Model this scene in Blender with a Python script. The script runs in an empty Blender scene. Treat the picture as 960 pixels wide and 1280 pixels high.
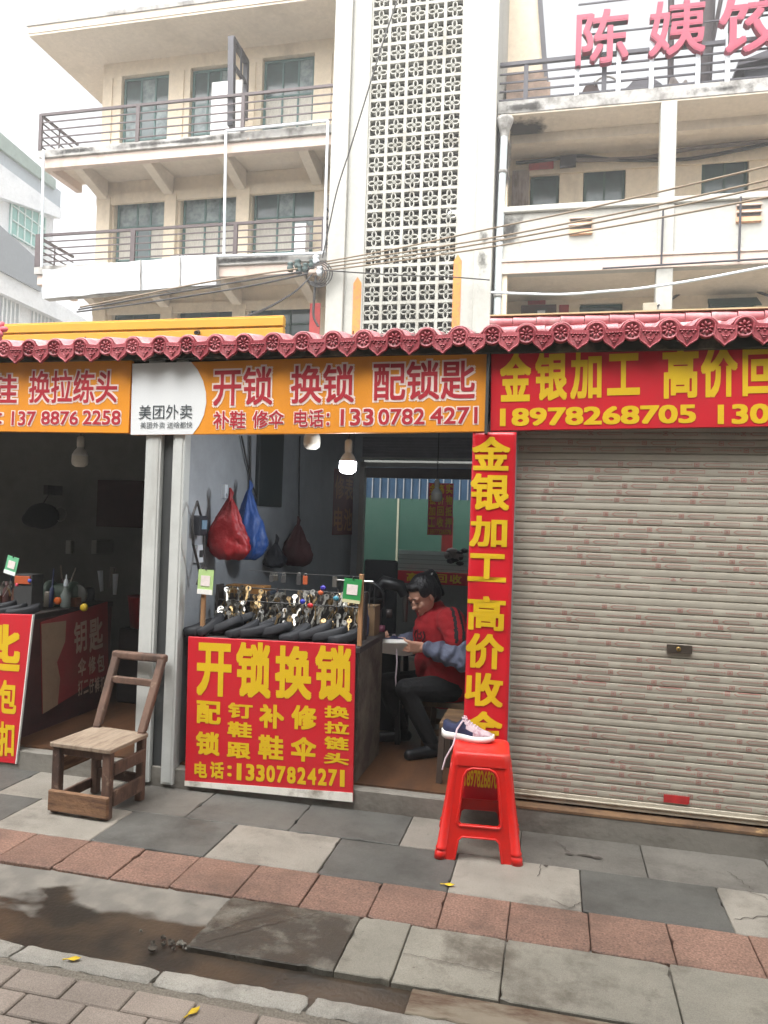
import bpy, bmesh, math, random
from mathutils import Vector, Matrix, noise
random.seed(7)
R = math.radians
sc = bpy.context.scene
COL = sc.collection

# ---------------------------------------------------------------- camera, sky, sun, exposure
CAM_H = 1.45
FOC = 940.3                      # focal length in photo pixels (photo 960 x 1280)
RT = Vector((0.974213, 0.223157, 0.033317)).normalized()
UP = Vector((-0.029102, -0.022153, 0.999331)).normalized()
FW = Vector((-0.223746, 0.974531, 0.015088)).normalized()
UP = RT.cross(FW).normalized()
FW = UP.cross(RT).normalized()
CAM = Vector((0, 0, CAM_H))
cd = bpy.data.cameras.new('camera')
cam = bpy.data.objects.new('camera', cd)
COL.objects.link(cam)
cam.matrix_world = Matrix(((RT.x, UP.x, -FW.x, 0), (RT.y, UP.y, -FW.y, 0), (RT.z, UP.z, -FW.z, CAM_H), (0, 0, 0, 1)))
cd.sensor_width = 36
cd.lens = FOC / 1280 * 36
cd.clip_start = .05
cd.clip_end = 2000
sc.camera = cam

SUN_EL, SUN_AZ = 62, 200         # azimuth measured clockwise from +Y
w = bpy.data.worlds.new('World')
sc.world = w
w.use_nodes = True
nt = w.node_tree
bg = nt.nodes['Background']
sky = nt.nodes.new('ShaderNodeTexSky')
sky.sky_type = 'NISHITA'
sky.sun_disc = False
sky.sun_elevation = R(SUN_EL)
sky.sun_rotation = R(SUN_AZ)
sky.air_density = 1.0
sky.dust_density = 6.0
sky.ozone_density = 1.0
bw = nt.nodes.new('ShaderNodeRGBToBW'); mxw = nt.nodes.new('ShaderNodeMix'); mxw.data_type = 'RGBA'; mxw.inputs[0].default_value = .95
nt.links.new(sky.outputs[0], bw.inputs[0]); nt.links.new(sky.outputs[0], mxw.inputs[6]); nt.links.new(bw.outputs[0], mxw.inputs[7])   # thin white cloud: the sky loses its blue
nt.links.new(mxw.outputs[2], bg.inputs[0])
bg.inputs[1].default_value = .15
sl = bpy.data.lights.new('sun', 'SUN')
sl.energy = .5
sl.angle = R(75)
sl.color = (1, .95, .88)
so = bpy.data.objects.new('sun', sl)
COL.objects.link(so)
sd = Vector((math.sin(R(SUN_AZ)) * math.cos(R(SUN_EL)), math.cos(R(SUN_AZ)) * math.cos(R(SUN_EL)), math.sin(R(SUN_EL))))
so.rotation_euler = (-sd).to_track_quat('-Z', 'Y').to_euler()
so.location = sd * 40
vs = sc.view_settings
vs.view_transform = 'Standard'
vs.look = 'None'
vs.gamma = 1
vs.exposure = 2.1
vs.use_curve_mapping = False

# ---------------------------------------------------------------- helpers
def V3(*a): return Vector(a)
def ray(px, py): return FW * FOC + RT * (px - 480) - UP * (py - 640)
def atY(px, py, Y):
    d = ray(px, py); return CAM + d * (Y / d.y)
def atZ(px, py, Z=0):
    d = ray(px, py); return CAM + d * ((Z - CAM_H) / d.z)
def atX(px, py, X):
    d = ray(px, py); return CAM + d * (X / d.x)

WOFF = {}
class MB:
    def __init__(s): s.v = []; s.f = []; s.m = []; s.s = []
    def add(s, vs, fs, mi=0, sm=False):
        b = len(s.v)
        s.v += [Vector(v) for v in vs]
        for f in fs:
            s.f.append([b + i for i in f]); s.m.append(mi); s.s.append(sm)
        return s
    def box(s, x0, x1, y0, y1, z0, z1, mi=0):
        return s.add([(x0,y0,z0),(x1,y0,z0),(x1,y1,z0),(x0,y1,z0),(x0,y0,z1),(x1,y0,z1),(x1,y1,z1),(x0,y1,z1)],
              [(0,3,2,1),(4,5,6,7),(0,1,5,4),(1,2,6,5),(2,3,7,6),(3,0,4,7)], mi)
    def hexa(s, b, t, mi=0):          # bottom ring of four, top ring of four
        return s.add(list(b) + list(t), [(0,3,2,1),(4,5,6,7),(0,1,5,4),(1,2,6,5),(2,3,7,6),(3,0,4,7)], mi)
    def bar(s, p, q, wd, th, up=(0,0,1), mi=0):
        p, q = Vector(p), Vector(q); d = (q - p).normalized(); up = Vector(up)
        if abs(d.dot(up)) > .98: up = Vector((0,1,0))
        a = d.cross(up).normalized() * wd / 2; b = a.cross(d).normalized() * th / 2
        r = lambda c: [c - a - b, c + a - b, c + a + b, c - a + b]
        return s.hexa(r(p), r(q), mi)
    def tube(s, pts, r, n=8, mi=0, caps=True, sm=True):
        pts = [Vector(p) for p in pts]; k = len(pts)
        rs = r if isinstance(r, (list, tuple)) else [r] * k
        vs = []; ref = None
        for i, p in enumerate(pts):
            d = (pts[min(i+1,k-1)] - pts[max(i-1,0)]).normalized()
            if ref is None: ref = Vector((0,0,1)) if abs(d.z) < .9 else Vector((1,0,0))
            a = d.cross(ref).normalized(); b = a.cross(d).normalized(); ref = b
            for j in range(n):
                t = 2*math.pi*j/n; vs.append(p + a*math.cos(t)*rs[i] + b*math.sin(t)*rs[i])
        fs = [(i*n+j, i*n+(j+1)%n, (i+1)*n+(j+1)%n, (i+1)*n+j) for i in range(k-1) for j in range(n)]
        s.add(vs, fs, mi, sm)
        if caps: s.add(vs[:n], [tuple(reversed(range(n)))], mi); s.add(vs[-n:], [tuple(range(n))], mi)
        return s
    def lathe(s, prof, n=16, o=(0,0,0), ax='z', mi=0, sm=True):
        o = Vector(o); vs = []
        for r, z in prof:
            for j in range(n):
                t = 2*math.pi*j/n; a, b = r*math.cos(t), r*math.sin(t)
                vs.append(o + (Vector((a,b,z)) if ax == 'z' else Vector((a,z,b)) if ax == 'y' else Vector((z,a,b))))
        k = len(prof)
        fs = [(i*n+j, i*n+(j+1)%n, (i+1)*n+(j+1)%n, (i+1)*n+j) for i in range(k-1) for j in range(n)]
        return s.add(vs, fs, mi, sm)
    def poly(s, pts, fr, d0, d1, mi=0):   # outline in (u,v) of frame, extruded along the normal from d0 to d1
        O, U, W, N = fr; n = len(pts)
        a = [O + U*u + W*v + N*d0 for u, v in pts]; b = [O + U*u + W*v + N*d1 for u, v in pts]
        return s.add(a + b, [tuple(reversed(range(n))), tuple(range(n, 2*n))] + [(i, (i+1)%n, n+(i+1)%n, n+i) for i in range(n)], mi)
    def ell(s, c, rx, ry, rz, mi=0, n=10, k=7, rot=None):
        vs = []; c = Vector(c)
        for i in range(k):
            p = math.pi*(i+.02)/(k-1+.04)
            for j in range(n):
                t = 2*math.pi*j/n
                q = Vector((rx*math.sin(p)*math.cos(t), ry*math.sin(p)*math.sin(t), rz*math.cos(p)))
                if rot: q = rot @ q
                vs.append(c + q)
        fs = [(i*n+j, (i+1)*n+j, (i+1)*n+(j+1)%n, i*n+(j+1)%n) for i in range(k-1) for j in range(n)]
        return s.add(vs, fs, mi, True)
    def xf(s, M):
        s.v = [M @ v for v in s.v]; return s
    def join(s, o, mi=None):
        b = len(s.v); s.v += o.v
        for f, m, q in zip(o.f, o.m, o.s): s.f.append([b+i for i in f]); s.m.append(m if mi is None else mi); s.s.append(q)
        return s
    def build(s, name, mats, parent=None, bev=0, seg=1, local=False, sub=0, **p):
        me = bpy.data.meshes.new(name)
        off = Vector((0,0,0)) if (local or parent is None) else WOFF[parent.name]
        me.from_pydata([v - off for v in s.v], [], s.f)
        for mt in (mats if isinstance(mats, (list, tuple)) else [mats]): me.materials.append(mt)
        me.polygons.foreach_set('material_index', s.m)
        me.polygons.foreach_set('use_smooth', s.s)
        me.update()
        o = bpy.data.objects.new(name, me); COL.objects.link(o)
        if parent is not None: o.parent = parent; WOFF[o.name] = Vector(WOFF[parent.name])
        else: WOFF[o.name] = Vector((0,0,0))
        if bev:
            b = o.modifiers.new('b', 'BEVEL'); b.width = bev; b.segments = seg; b.limit_method = 'ANGLE'; b.angle_limit = R(40)
        if sub:
            b = o.modifiers.new('s', 'SUBSURF'); b.levels = sub; b.render_levels = sub
        for k2, v2 in p.items(): o[k2] = v2
        return o

def thing(name, label, cat, loc=(0,0,0), group=None, rz=0):
    o = bpy.data.objects.new(name, None); COL.objects.link(o)
    o.location = loc; o.rotation_euler = (0,0,rz); o.empty_display_size = .1
    o['label'] = label; o['category'] = cat
    if group: o['group'] = group
    WOFF[o.name] = Vector(loc)
    return o
def dup(root, loc, rz=0, label=None, group=None, scale=None):
    r = root.copy(); COL.objects.link(r); r.location = loc; r.rotation_euler = (0,0,rz)
    if scale: r.scale = scale
    if label: r['label'] = label
    if group: r['group'] = group
    for ch in list(root.children):
        c = ch.copy(); COL.objects.link(c); c.parent = r
        for g in list(ch.children):
            d = g.copy(); COL.objects.link(d); d.parent = c
    return r

def lin(c):
    return tuple(((x/255)/12.92 if x/255 <= .04045 else ((x/255+.055)/1.055)**2.4) for x in c) + (1,)
MATS = {}
def mat(name, c, rough=.6, var=.12, scale=6, bump=0, bscale=60, metal=0, c2=None, thr=(.45,.65), spec=.5, det=6, trans=0, stretch=None, emit=0):
    """noise-mottled principled material; c, c2 are sRGB 0-255 base colours (c2 = stains with soft noise edges)"""
    if name in MATS: return MATS[name]
    m = bpy.data.materials.new(name); m.use_nodes = True; N = m.node_tree.nodes; L = m.node_tree.links
    b = N['Principled BSDF']
    b.inputs['Roughness'].default_value = rough; b.inputs['Metallic'].default_value = metal
    b.inputs['Specular IOR Level'].default_value = spec
    tc = N.new('ShaderNodeTexCoord'); mp = N.new('ShaderNodeMapping'); L.new(tc.outputs['Object'], mp.inputs[0])
    if stretch: mp.inputs['Scale'].default_value = stretch
    nz = N.new('ShaderNodeTexNoise'); nz.inputs['Scale'].default_value = scale; nz.inputs['Detail'].default_value = det; nz.inputs['Roughness'].default_value = .65
    L.new(mp.outputs[0], nz.inputs[0])
    col = lin(c)
    rp = N.new('ShaderNodeValToRGB')
    if c2 is None:
        rp.color_ramp.elements[0].position = .3; rp.color_ramp.elements[1].position = .7
        rp.color_ramp.elements[0].color = tuple(x*(1-var) for x in col[:3]) + (1,)
        rp.color_ramp.elements[1].color = tuple(min(1, x*(1+var)) for x in col[:3]) + (1,)
    else:
        rp.color_ramp.elements[0].position = thr[0]; rp.color_ramp.elements[1].position = thr[1]
        rp.color_ramp.elements[0].color = col; rp.color_ramp.elements[1].color = lin(c2)
    L.new(nz.outputs['Fac'], rp.inputs[0]); L.new(rp.outputs[0], b.inputs['Base Color'])
    if bump:
        n2 = N.new('ShaderNodeTexNoise'); n2.inputs['Scale'].default_value = bscale; n2.inputs['Detail'].default_value = 5
        L.new(mp.outputs[0], n2.inputs[0])
        bp = N.new('ShaderNodeBump'); bp.inputs['Strength'].default_value = bump; bp.inputs['Distance'].default_value = .01
        L.new(n2.outputs['Fac'], bp.inputs['Height']); L.new(bp.outputs[0], b.inputs['Normal'])
    if trans: b.inputs['Transmission Weight'].default_value = trans
    if emit: b.inputs['Emission Color'].default_value = col; b.inputs['Emission Strength'].default_value = emit
    MATS[name] = m
    return m
def stained(name, c, cs, rough=.8, big=.5, streak=None, var=.08, bump=.15, bscale=40, amt=(.52,.72), fine=9, c3=None, amt3=(.6,.7), sc3=3):
    """painted or cement surface: base mottle, large stain colour mask (optionally stretched into vertical streaks), second stain"""
    if name in MATS: return MATS[name]
    m = mat(name, c, rough, var, fine, bump, bscale)
    N = m.node_tree.nodes; L = m.node_tree.links; b = N['Principled BSDF']
    src = b.inputs['Base Color'].links[0].from_socket
    tc = [n for n in N if n.type == 'TEX_COORD'][0]
    def layer(src, cs, scale, st, amt):
        mp = N.new('ShaderNodeMapping'); L.new(tc.outputs['Object'], mp.inputs[0])
        if st: mp.inputs['Scale'].default_value = st
        nz = N.new('ShaderNodeTexNoise'); nz.inputs['Scale'].default_value = scale; nz.inputs['Detail'].default_value = 8; nz.inputs['Roughness'].default_value = .7
        L.new(mp.outputs[0], nz.inputs[0])
        rp = N.new('ShaderNodeValToRGB'); rp.color_ramp.elements[0].position = amt[0]; rp.color_ramp.elements[1].position = amt[1]
        L.new(nz.outputs['Fac'], rp.inputs[0])
        mx = N.new('ShaderNodeMix'); mx.data_type = 'RGBA'
        L.new(rp.outputs[0], mx.inputs[0]); L.new(src, mx.inputs[6]); mx.inputs[7].default_value = lin(cs)
        return mx.outputs[2]
    src = layer(src, cs, big, streak, amt)
    if c3: src = layer(src, c3, sc3, None, amt3)
    L.new(src, b.inputs['Base Color'])
    return m

# text: glyph outlines from the built-in font, fitted to a box
_tc = bpy.data.curves.new('t', 'FONT'); _to = bpy.data.objects.new('t', _tc); COL.objects.link(_to)
_tcache = {}
def glyphs(s, off, depth):
    k = (s, off, depth)
    if k not in _tcache:
        _tc.body = s; _tc.offset = off; _tc.extrude = depth; _tc.resolution_u = 3
        dg = bpy.context.evaluated_depsgraph_get()
        me = bpy.data.meshes.new_from_object(_to.evaluated_get(dg), depsgraph=dg)
        vs = [v.co.copy() for v in me.vertices]; fs = [tuple(p.vertices) for p in me.polygons]
        _tcache[k] = (vs, fs); bpy.data.meshes.remove(me)
    return _tcache[k]
def tone_by_object(m, amt=.25, c2=None):
    """each copy of a repeated piece weathers a little differently"""
    N = m.node_tree.nodes; L = m.node_tree.links; b = N['Principled BSDF']; src = b.inputs['Base Color'].links[0].from_socket
    oi = N.new('ShaderNodeObjectInfo'); mx = N.new('ShaderNodeMix'); mx.data_type = 'RGBA'; mm = N.new('ShaderNodeMath'); mm.operation = 'MULTIPLY'; mm.inputs[1].default_value = amt
    L.new(oi.outputs['Random'], mm.inputs[0]); L.new(mm.outputs[0], mx.inputs[0]); L.new(src, mx.inputs[6]); mx.inputs[7].default_value = lin(c2); L.new(mx.outputs[2], b.inputs['Base Color'])
    return m
def text(mb, s, fr, u0, u1, v0, v1, off=.02, d=.002, mi=0, thick=0, grow=0):
    """fit text s into the box u0..u1, v0..v1 of the frame, d in front of its plane. Strokes are thickened by off (in em) with shifted
    copies, each a hair in front of the last; grow widens them further (an outline behind)"""
    O, U, W, N = fr
    vs, fs = glyphs(s, 0, 1.0 if thick else 0)
    xs = [v.x for v in vs]; ys = [v.y for v in vs]
    x0, x1, y0, y1 = min(xs)-off, max(xs)+off, min(ys)-off, max(ys)+off
    sx = (u1-u0)/(x1-x0); sy = (v1-v0)/(y1-y0); r = max(0, off) + grow
    sh = [(0, 0)]
    for rad in ([r*.5] if r > .045 else []) + ([r] if r > .004 else []):
        c_ = [(-1,-1),(1,-1),(1,1),(-1,1)]
        if r > .02: c_ += [(0,-1),(1,0),(0,1),(-1,0)]
        sh += [(rad*a, rad*b) for a, b in c_]
    for i, (dx, dy) in enumerate(sh):
        e = d + i*.00006*(40 if thick else 1)
        mb.add([O + U*(u0+(v.x+dx-x0)*sx) + W*(v0+(v.y+dy-y0)*sy) + N*(e + (v.z+1)*.5*thick if thick else e) for v in vs], fs, mi)
    return mb
class Board:
    """a flat panel through three world points (bottom-left, bottom-right, top-left); uv() turns a photo pixel into panel coordinates"""
    def __init__(s, bl, br, tl):
        s.O = Vector(bl); s.U = (Vector(br)-s.O).normalized(); t = Vector(tl)-s.O
        s.W = (t - s.U*t.dot(s.U)).normalized(); s.N = s.U.cross(s.W).normalized()
        s.w = (Vector(br)-s.O).length; s.h = t.dot(s.W); s.fr = (s.O, s.U, s.W, s.N)
    def uv(s, px, py, lift=0):
        d = ray(px, py); o = s.O + s.N*lift; k = (o - CAM).dot(s.N)/d.dot(s.N); p = CAM + d*k - o
        return p.dot(s.U), p.dot(s.W)
    def t(s, mb, st, x0, y0, x1, y1, **k):
        a, b = s.uv(x0, (y0+y1)/2)[0], s.uv(x1, (y0+y1)/2)[0]
        c, e = s.uv((x0+x1)/2, y1)[1], s.uv((x0+x1)/2, y0)[1]
        return text(mb, st, s.fr, a, b, c, e, **k)
    def panel(s, mb, d0=-.02, d1=0, mi=0, pad=0):
        return mb.poly([(-pad,-pad),(s.w+pad,-pad),(s.w+pad,s.h+pad),(-pad,s.h+pad)], s.fr, d0, d1, mi)

def paving(name, c, spot, scuff, rough=.7, tone=.16, grain=.22, gscale=260, dirt=(.56,.72), bump=.25):
    """stone paving: every slab its own tone, fine grain, dirt blotches, dark specks and pale scuffs"""
    m = bpy.data.materials.new(name); m.use_nodes = True; N = m.node_tree.nodes; L = m.node_tree.links; b = N['Principled BSDF']
    tc = N.new('ShaderNodeTexCoord'); ge = N.new('ShaderNodeNewGeometry')
    def nz(s, det=6, ro=.65, st=None):
        n = N.new('ShaderNodeTexNoise'); n.inputs['Scale'].default_value = s; n.inputs['Detail'].default_value = det; n.inputs['Roughness'].default_value = ro
        if st:
            mp = N.new('ShaderNodeMapping'); mp.inputs['Scale'].default_value = st; L.new(tc.outputs['Object'], mp.inputs[0]); L.new(mp.outputs[0], n.inputs[0])
        else: L.new(tc.outputs['Object'], n.inputs[0])
        return n.outputs['Fac']
    def mr(src, a, b_, c_, d):
        n = N.new('ShaderNodeMapRange'); L.new(src, n.inputs[0])
        for i, v in enumerate((a, b_, c_, d)): n.inputs[1+i].default_value = v
        return n.outputs[0]
    def mul(a, b_):
        n = N.new('ShaderNodeMath'); n.operation = 'MULTIPLY'; L.new(a, n.inputs[0]); L.new(b_, n.inputs[1]); return n.outputs[0]
    t = mul(mul(mr(ge.outputs['Random Per Island'], 0, 1, 1-tone, 1+tone), mr(nz(gscale, 3), .3, .7, 1-grain, 1+grain)), mr(nz(4, 8), .3, .7, .84, 1.16))
    v = N.new('ShaderNodeVectorMath'); v.operation = 'SCALE'; v.inputs[0].default_value = lin(c)[:3]; L.new(t, v.inputs['Scale'])
    src = v.outputs[0]
    pos = ge.outputs['Position']
    for s_, det, lo, hi, cc, amt in ((2.6, 9, dirt[0], dirt[1], spot, .85), (38, 3, .66, .72, spot, .7), (11, 8, .64, .74, scuff, .6), (5.3, 10, .655, .70, spot, .5)):
        mx = N.new('ShaderNodeMix'); mx.data_type = 'RGBA'; L.new(mr(nz(s_, det, .72), lo, hi, 0, amt), mx.inputs[0]); L.new(src, mx.inputs[6]); mx.inputs[7].default_value = lin(cc); src = mx.outputs[2]
    L.new(src, b.inputs['Base Color']); L.new(mr(nz(6, 8), .3, .7, rough-.16, min(1, rough+.12)), b.inputs['Roughness'])
    bp = N.new('ShaderNodeBump'); bp.inputs['Strength'].default_value = bump; bp.inputs['Distance'].default_value = .006; L.new(nz(90, 8, .7), bp.inputs['Height']); L.new(bp.outputs[0], b.inputs['Normal'])
    return m
def remesh(mb, vox, smooth=3, tmp='tmp'):
    """fuse overlapping closed shapes into one continuous surface"""
    me = bpy.data.meshes.new(tmp); me.from_pydata(mb.v, [], mb.f); o = bpy.data.objects.new(tmp, me); COL.objects.link(o)
    r = o.modifiers.new('r', 'REMESH'); r.mode = 'VOXEL'; r.voxel_size = vox
    if smooth: q = o.modifiers.new('s', 'SMOOTH'); q.iterations = smooth; q.factor = .5
    dg = bpy.context.evaluated_depsgraph_get(); ev = o.evaluated_get(dg); m2 = ev.to_mesh()
    out = MB(); out.v = [v.co.copy() for v in m2.vertices]; out.f = [list(p.vertices) for p in m2.polygons]; out.m = [0]*len(out.f); out.s = [True]*len(out.f)
    ev.to_mesh_clear(); bpy.data.objects.remove(o); bpy.data.meshes.remove(me)
    return out
def cap(mb, p, q, r0, r1, n=12):
    mb.tube([p, q], [r0, r1], n); mb.ell(p, r0, r0, r0, 0, n, 9); mb.ell(q, r1, r1, r1, 0, n, 9)
# ================================================================ materials
M_wall = stained('cream_plaster', (218,203,180), (184,168,146), .85, .9, (1,1,.35), amt=(.56,.8), c3=(134,124,112), amt3=(.68,.8), sc3=2)
M_white = stained('white_plaster', (172,171,164), (150,144,133), .8, .5, (1.4,1.4,.25), amt=(.55,.85), c3=(205,190,165), amt3=(.66,.8), sc3=1.2)
M_soffit = stained('soffit_plaster', (212,200,184), (180,168,152), .9, .6, amt=(.5,.8))
M_weather = stained('weathered_cement', (166,164,160), (100,97,92), .9, 2.2, (1,1,1), amt=(.47,.66), c3=(160,118,80), amt3=(.66,.74), sc3=3.5)
M_pinkbeam = stained('pinkish_beam', (202,184,172), (164,138,120), .85, 1.2, (1,1,.4), amt=(.55,.8))
M_rail = mat('brown_rail', (70,57,58), .5, .2, 8)
M_dark = mat('dark_metal', (52,50,58), .5, .2, 8)
M_pipew = mat('white_pipe', (214,220,226), .4, .06)
M_frame = mat('teal_frame', (74,106,103), .6, .2, 10)
M_green = mat('green_frame', (28,66,58), .55, .2, 10)
M_pane = mat('window_pane', (58,78,80), .12, .35, 1.5, spec=.6)
M_panel = mat('fogged_pane', (132,146,146), .35, .2, 3, c2=(70,86,88), thr=(.4,.62))
M_curtain = mat('pale_curtain', (190,186,176), .9, .2, 6, stretch=(9,9,1))
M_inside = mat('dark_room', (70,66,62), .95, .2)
M_orange = stained('orange_couplet', (200,136,60), (226,120,70), .7, 9, amt=(.5,.56))
M_redpaper = mat('red_paper', (168,58,56), .8, .2, 9)
M_wire = mat('black_wire', (40,38,38), .6, .1)
M_wirew = mat('tan_wire', (118,102,82), .6, .1)
M_slate = [paving('slate_dark', (80,79,75), (58,56,52), (112,110,105), dirt=(.48,.68)), paving('slate_mid', (98,95,89), (70,66,61), (124,120,112), dirt=(.46,.68)), paving('slate_light', (128,123,114), (86,81,74), (144,140,130), dirt=(.5,.7))]
M_granite = paving('pink_granite', (120,93,80), (82,66,57), (156,132,116), grain=.55, gscale=120, tone=.12, dirt=(.48,.68))
M_slab = paving('worn_slab', (130,126,115), (80,73,63), (152,149,138), tone=.08, dirt=(.5,.64), bump=.4)
M_muddy = paving('muddy_slab', (104,101,92), (46,38,30), (126,122,112), tone=.05, dirt=(.42,.54), bump=.4, rough=.55)
M_kerb = paving('kerb_stone', (154,150,141), (98,93,85), (172,168,158), tone=.1, dirt=(.52,.68), bump=1.0, rough=.85)
M_mortar = mat('sandy_mortar', (120,113,102), .95, .4, 120, bump=.9, bscale=150)
M_paver = [paving('paving_brick', (138,127,117), (98,90,82), (156,147,136), tone=.16, grain=.3, dirt=(.56,.74), bump=.5, rough=.85)]
M_step = stained('step_cement', (120,116,108), (74,68,60), .85, 2.5, (1,1,2), amt=(.45,.7), bump=.3)

# ================================================================ ground, pavement, gutter, street
g = MB().add([(-400,-400,-.12),(400,-400,-.12),(400,400,-.12),(-400,400,-.12)], [(0,1,2,3)])
g.build('ground', mat('earth', (112,106,98), .9, .15, 2), kind='structure')

sw = MB()
def rough_slab(mb, xa, xb, ya, yb, z, t, k):
    """a slab with slightly wandering, here and there chipped edges"""
    out = []
    def side(p, q, n):
        for i in range(n):
            u = i/n; x, y = p[0]+(q[0]-p[0])*u, p[1]+(q[1]-p[1])*u; dx, dy = q[1]-p[1], p[0]-q[0]; l = math.hypot(dx, dy)
            e = .0016*noise.noise(Vector((x*30, y*30, k))) - (.007 if random.random() < .035 else 0) - (random.uniform(.004,.014) if i == 0 and random.random() < .3 else 0)
            out.append((x + dx/l*e, y + dy/l*e))
    nx_ = max(6, int((xb-xa)/.03)); ny_ = max(6, int((yb-ya)/.03))
    side((xa,ya),(xb,ya),nx_); side((xb,ya),(xb,yb),ny_); side((xb,yb),(xa,yb),nx_); side((xa,yb),(xa,ya),ny_)
    n = len(out); b0 = len(mb.v); cx, cy = (xa+xb)/2, (ya+yb)/2
    zz = lambda x, y: z + t*((y-cy)/(yb-ya) - (x-cx)/(xb-xa))
    mb.v += [Vector((x, y, zz(x,y)-.0035)) for x, y in out] + [Vector((x+(cx-x)/abs(cx-x+1e-9)*.003*(abs(cx-x) > .01), y+(cy-y)/abs(cy-y+1e-9)*.003*(abs(cy-y) > .01), zz(x,y))) for x, y in out] + [Vector((x, y, -.08)) for x, y in out]
    mb.f.append([b0+n+i for i in range(n)]); mb.m.append(k); mb.s.append(False)
    for i in range(n):
        j = (i+1) % n
        mb.f += [[b0+i, b0+j, b0+n+j, b0+n+i], [b0+2*n+i, b0+2*n+j, b0+j, b0+i]]; mb.m += [k, k]; mb.s += [False, False]
def tiles(y0, y1, xs, kinds, dz=0):
    for (a, b), k in zip(zip(xs, xs[1:]), kinds):
        z = random.uniform(-.0025, .0015) + dz; gp = random.uniform(.0012, .0026); t = random.uniform(-.0015,.0015)
        rough_slab(sw, a+gp, b-gp, y0+gp, y1-gp, z, t, k)
def steps(a, d, n): return [a + d*i for i in range(n+1)]
rnd = lambda n, ks: [random.choice(ks) for _ in range(n)]
# row next to the shop step
tiles(3.357, 3.705, steps(-6.48,.53,9) + [-1.71,-1.18,-.65,-.12,.42,.95,1.48,2.0,2.53,3.06,3.6], [1,0,2,0,1,0,0,2,1,0,0,0,2,1,1,1,0,2,1,0])
tiles(2.993, 3.357, steps(-6.74,.53,8) + [-2.5,-1.98,-1.43,-.92,-.38,.14,.68,1.2,1.73,2.26,2.8,3.4], [0,1,0,2,0,0,1,0,1,2,0,2,0,2,0,2,0,1,0,1])
tiles(2.717, 2.993, [-6.5+.268*i for i in range(16)] + [-2.24,-1.97,-1.70,-1.44,-1.17,-.905,-.64,-.38,-.13,.16,.44,.72,.99,1.26,1.53,1.8,2.07,2.34], [3]*40)
tiles(2.362, 2.717, [-1.18,-.66,-.47,-.13,.41,.95,1.48,2.0,2.6,3.2], [5,4,4,4,4,4,4,4,4])
tiles(2.225, 2.352, [-.40,.26,.9,1.6,2.4,3.2], [6,6,6,6,6])
sw.build('sidewalk', M_slate + [M_granite, M_slab, M_muddy, stained('muddy_board', (128,118,102), (84,62,46), .8, 4, (.6,2,1), amt=(.44,.6), bump=.3)], kind='structure')

# cracks in two slabs: thin raised-edge fissures with real depth are too fine to see, chips modelled as small dark pits
def crackline(pts, wd=.004, z=.0008):
    m = MB()
    for (x0,y0),(x1,y1) in zip(pts, pts[1:]):
        d = Vector((x1-x0,y1-y0,0)); n = Vector((-d.y,d.x,0)).normalized()*wd/2
        m.add([(x0-n.x,y0-n.y,z),(x0+n.x,y0+n.y,z),(x1+n.x,y1+n.y,z),(x1-n.x,y1-n.y,z)], [(0,3,2,1)])
    return m
ck = MB()
def jag(a, b, n, amp):
    a, b = Vector(a), Vector(b); d = b-a; nn = Vector((-d.y,d.x)).normalized()
    return [a + d*(i/n) + nn*(random.uniform(-amp,amp) if 0 < i < n else 0) for i in range(n+1)]
for a, b, n, amp, wd in [((.70,3.10),(.98,3.22),9,.012,.006), ((.80,3.36),(.98,3.22),5,.01,.005), ((.98,3.22),(1.1,3.36),5,.012,.005), ((-.02,3.355),(-.035,3.23),5,.006,.005),
                     ((-1.13,2.40),(-.90,2.62),8,.006,.006), ((-.9,2.62),(-.80,2.70),4,.006,.005), ((.09,3.0),(.14,3.06),3,.006,.006), ((.09,3.0),(.02,3.05),3,.004,.004), ((-1.18,2.42),(-.95,2.67),6,.006,.004), ((.76,3.52),(.83,3.37),5,.01,.005), ((-.13,2.5),(-.46,2.52),7,.006,.003),
                     ((.1,3.52),(.04,3.62),4,.008,.005)]:
    ck.join(crackline(jag(a, b, n*2, amp), wd*.55, .0024))
for cx, cy, rx, ry in [(.17,3.5,.035,.012),(.10,3.49,.02,.008),(.22,3.49,.03,.014),(-.0,3.34,.012,.01)]:
    pts = [(cx+rx*math.cos(t)*random.uniform(.6,1.2), cy+ry*math.sin(t)*random.uniform(.6,1.2), .0024) for t in [i*math.pi/5 for i in range(10)]]
    ck.add(pts, [tuple(range(10))])
ck.build('sidewalk_cracks', mat('crack_dirt', (70,64,58), .95, .2), kind='structure')

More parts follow.
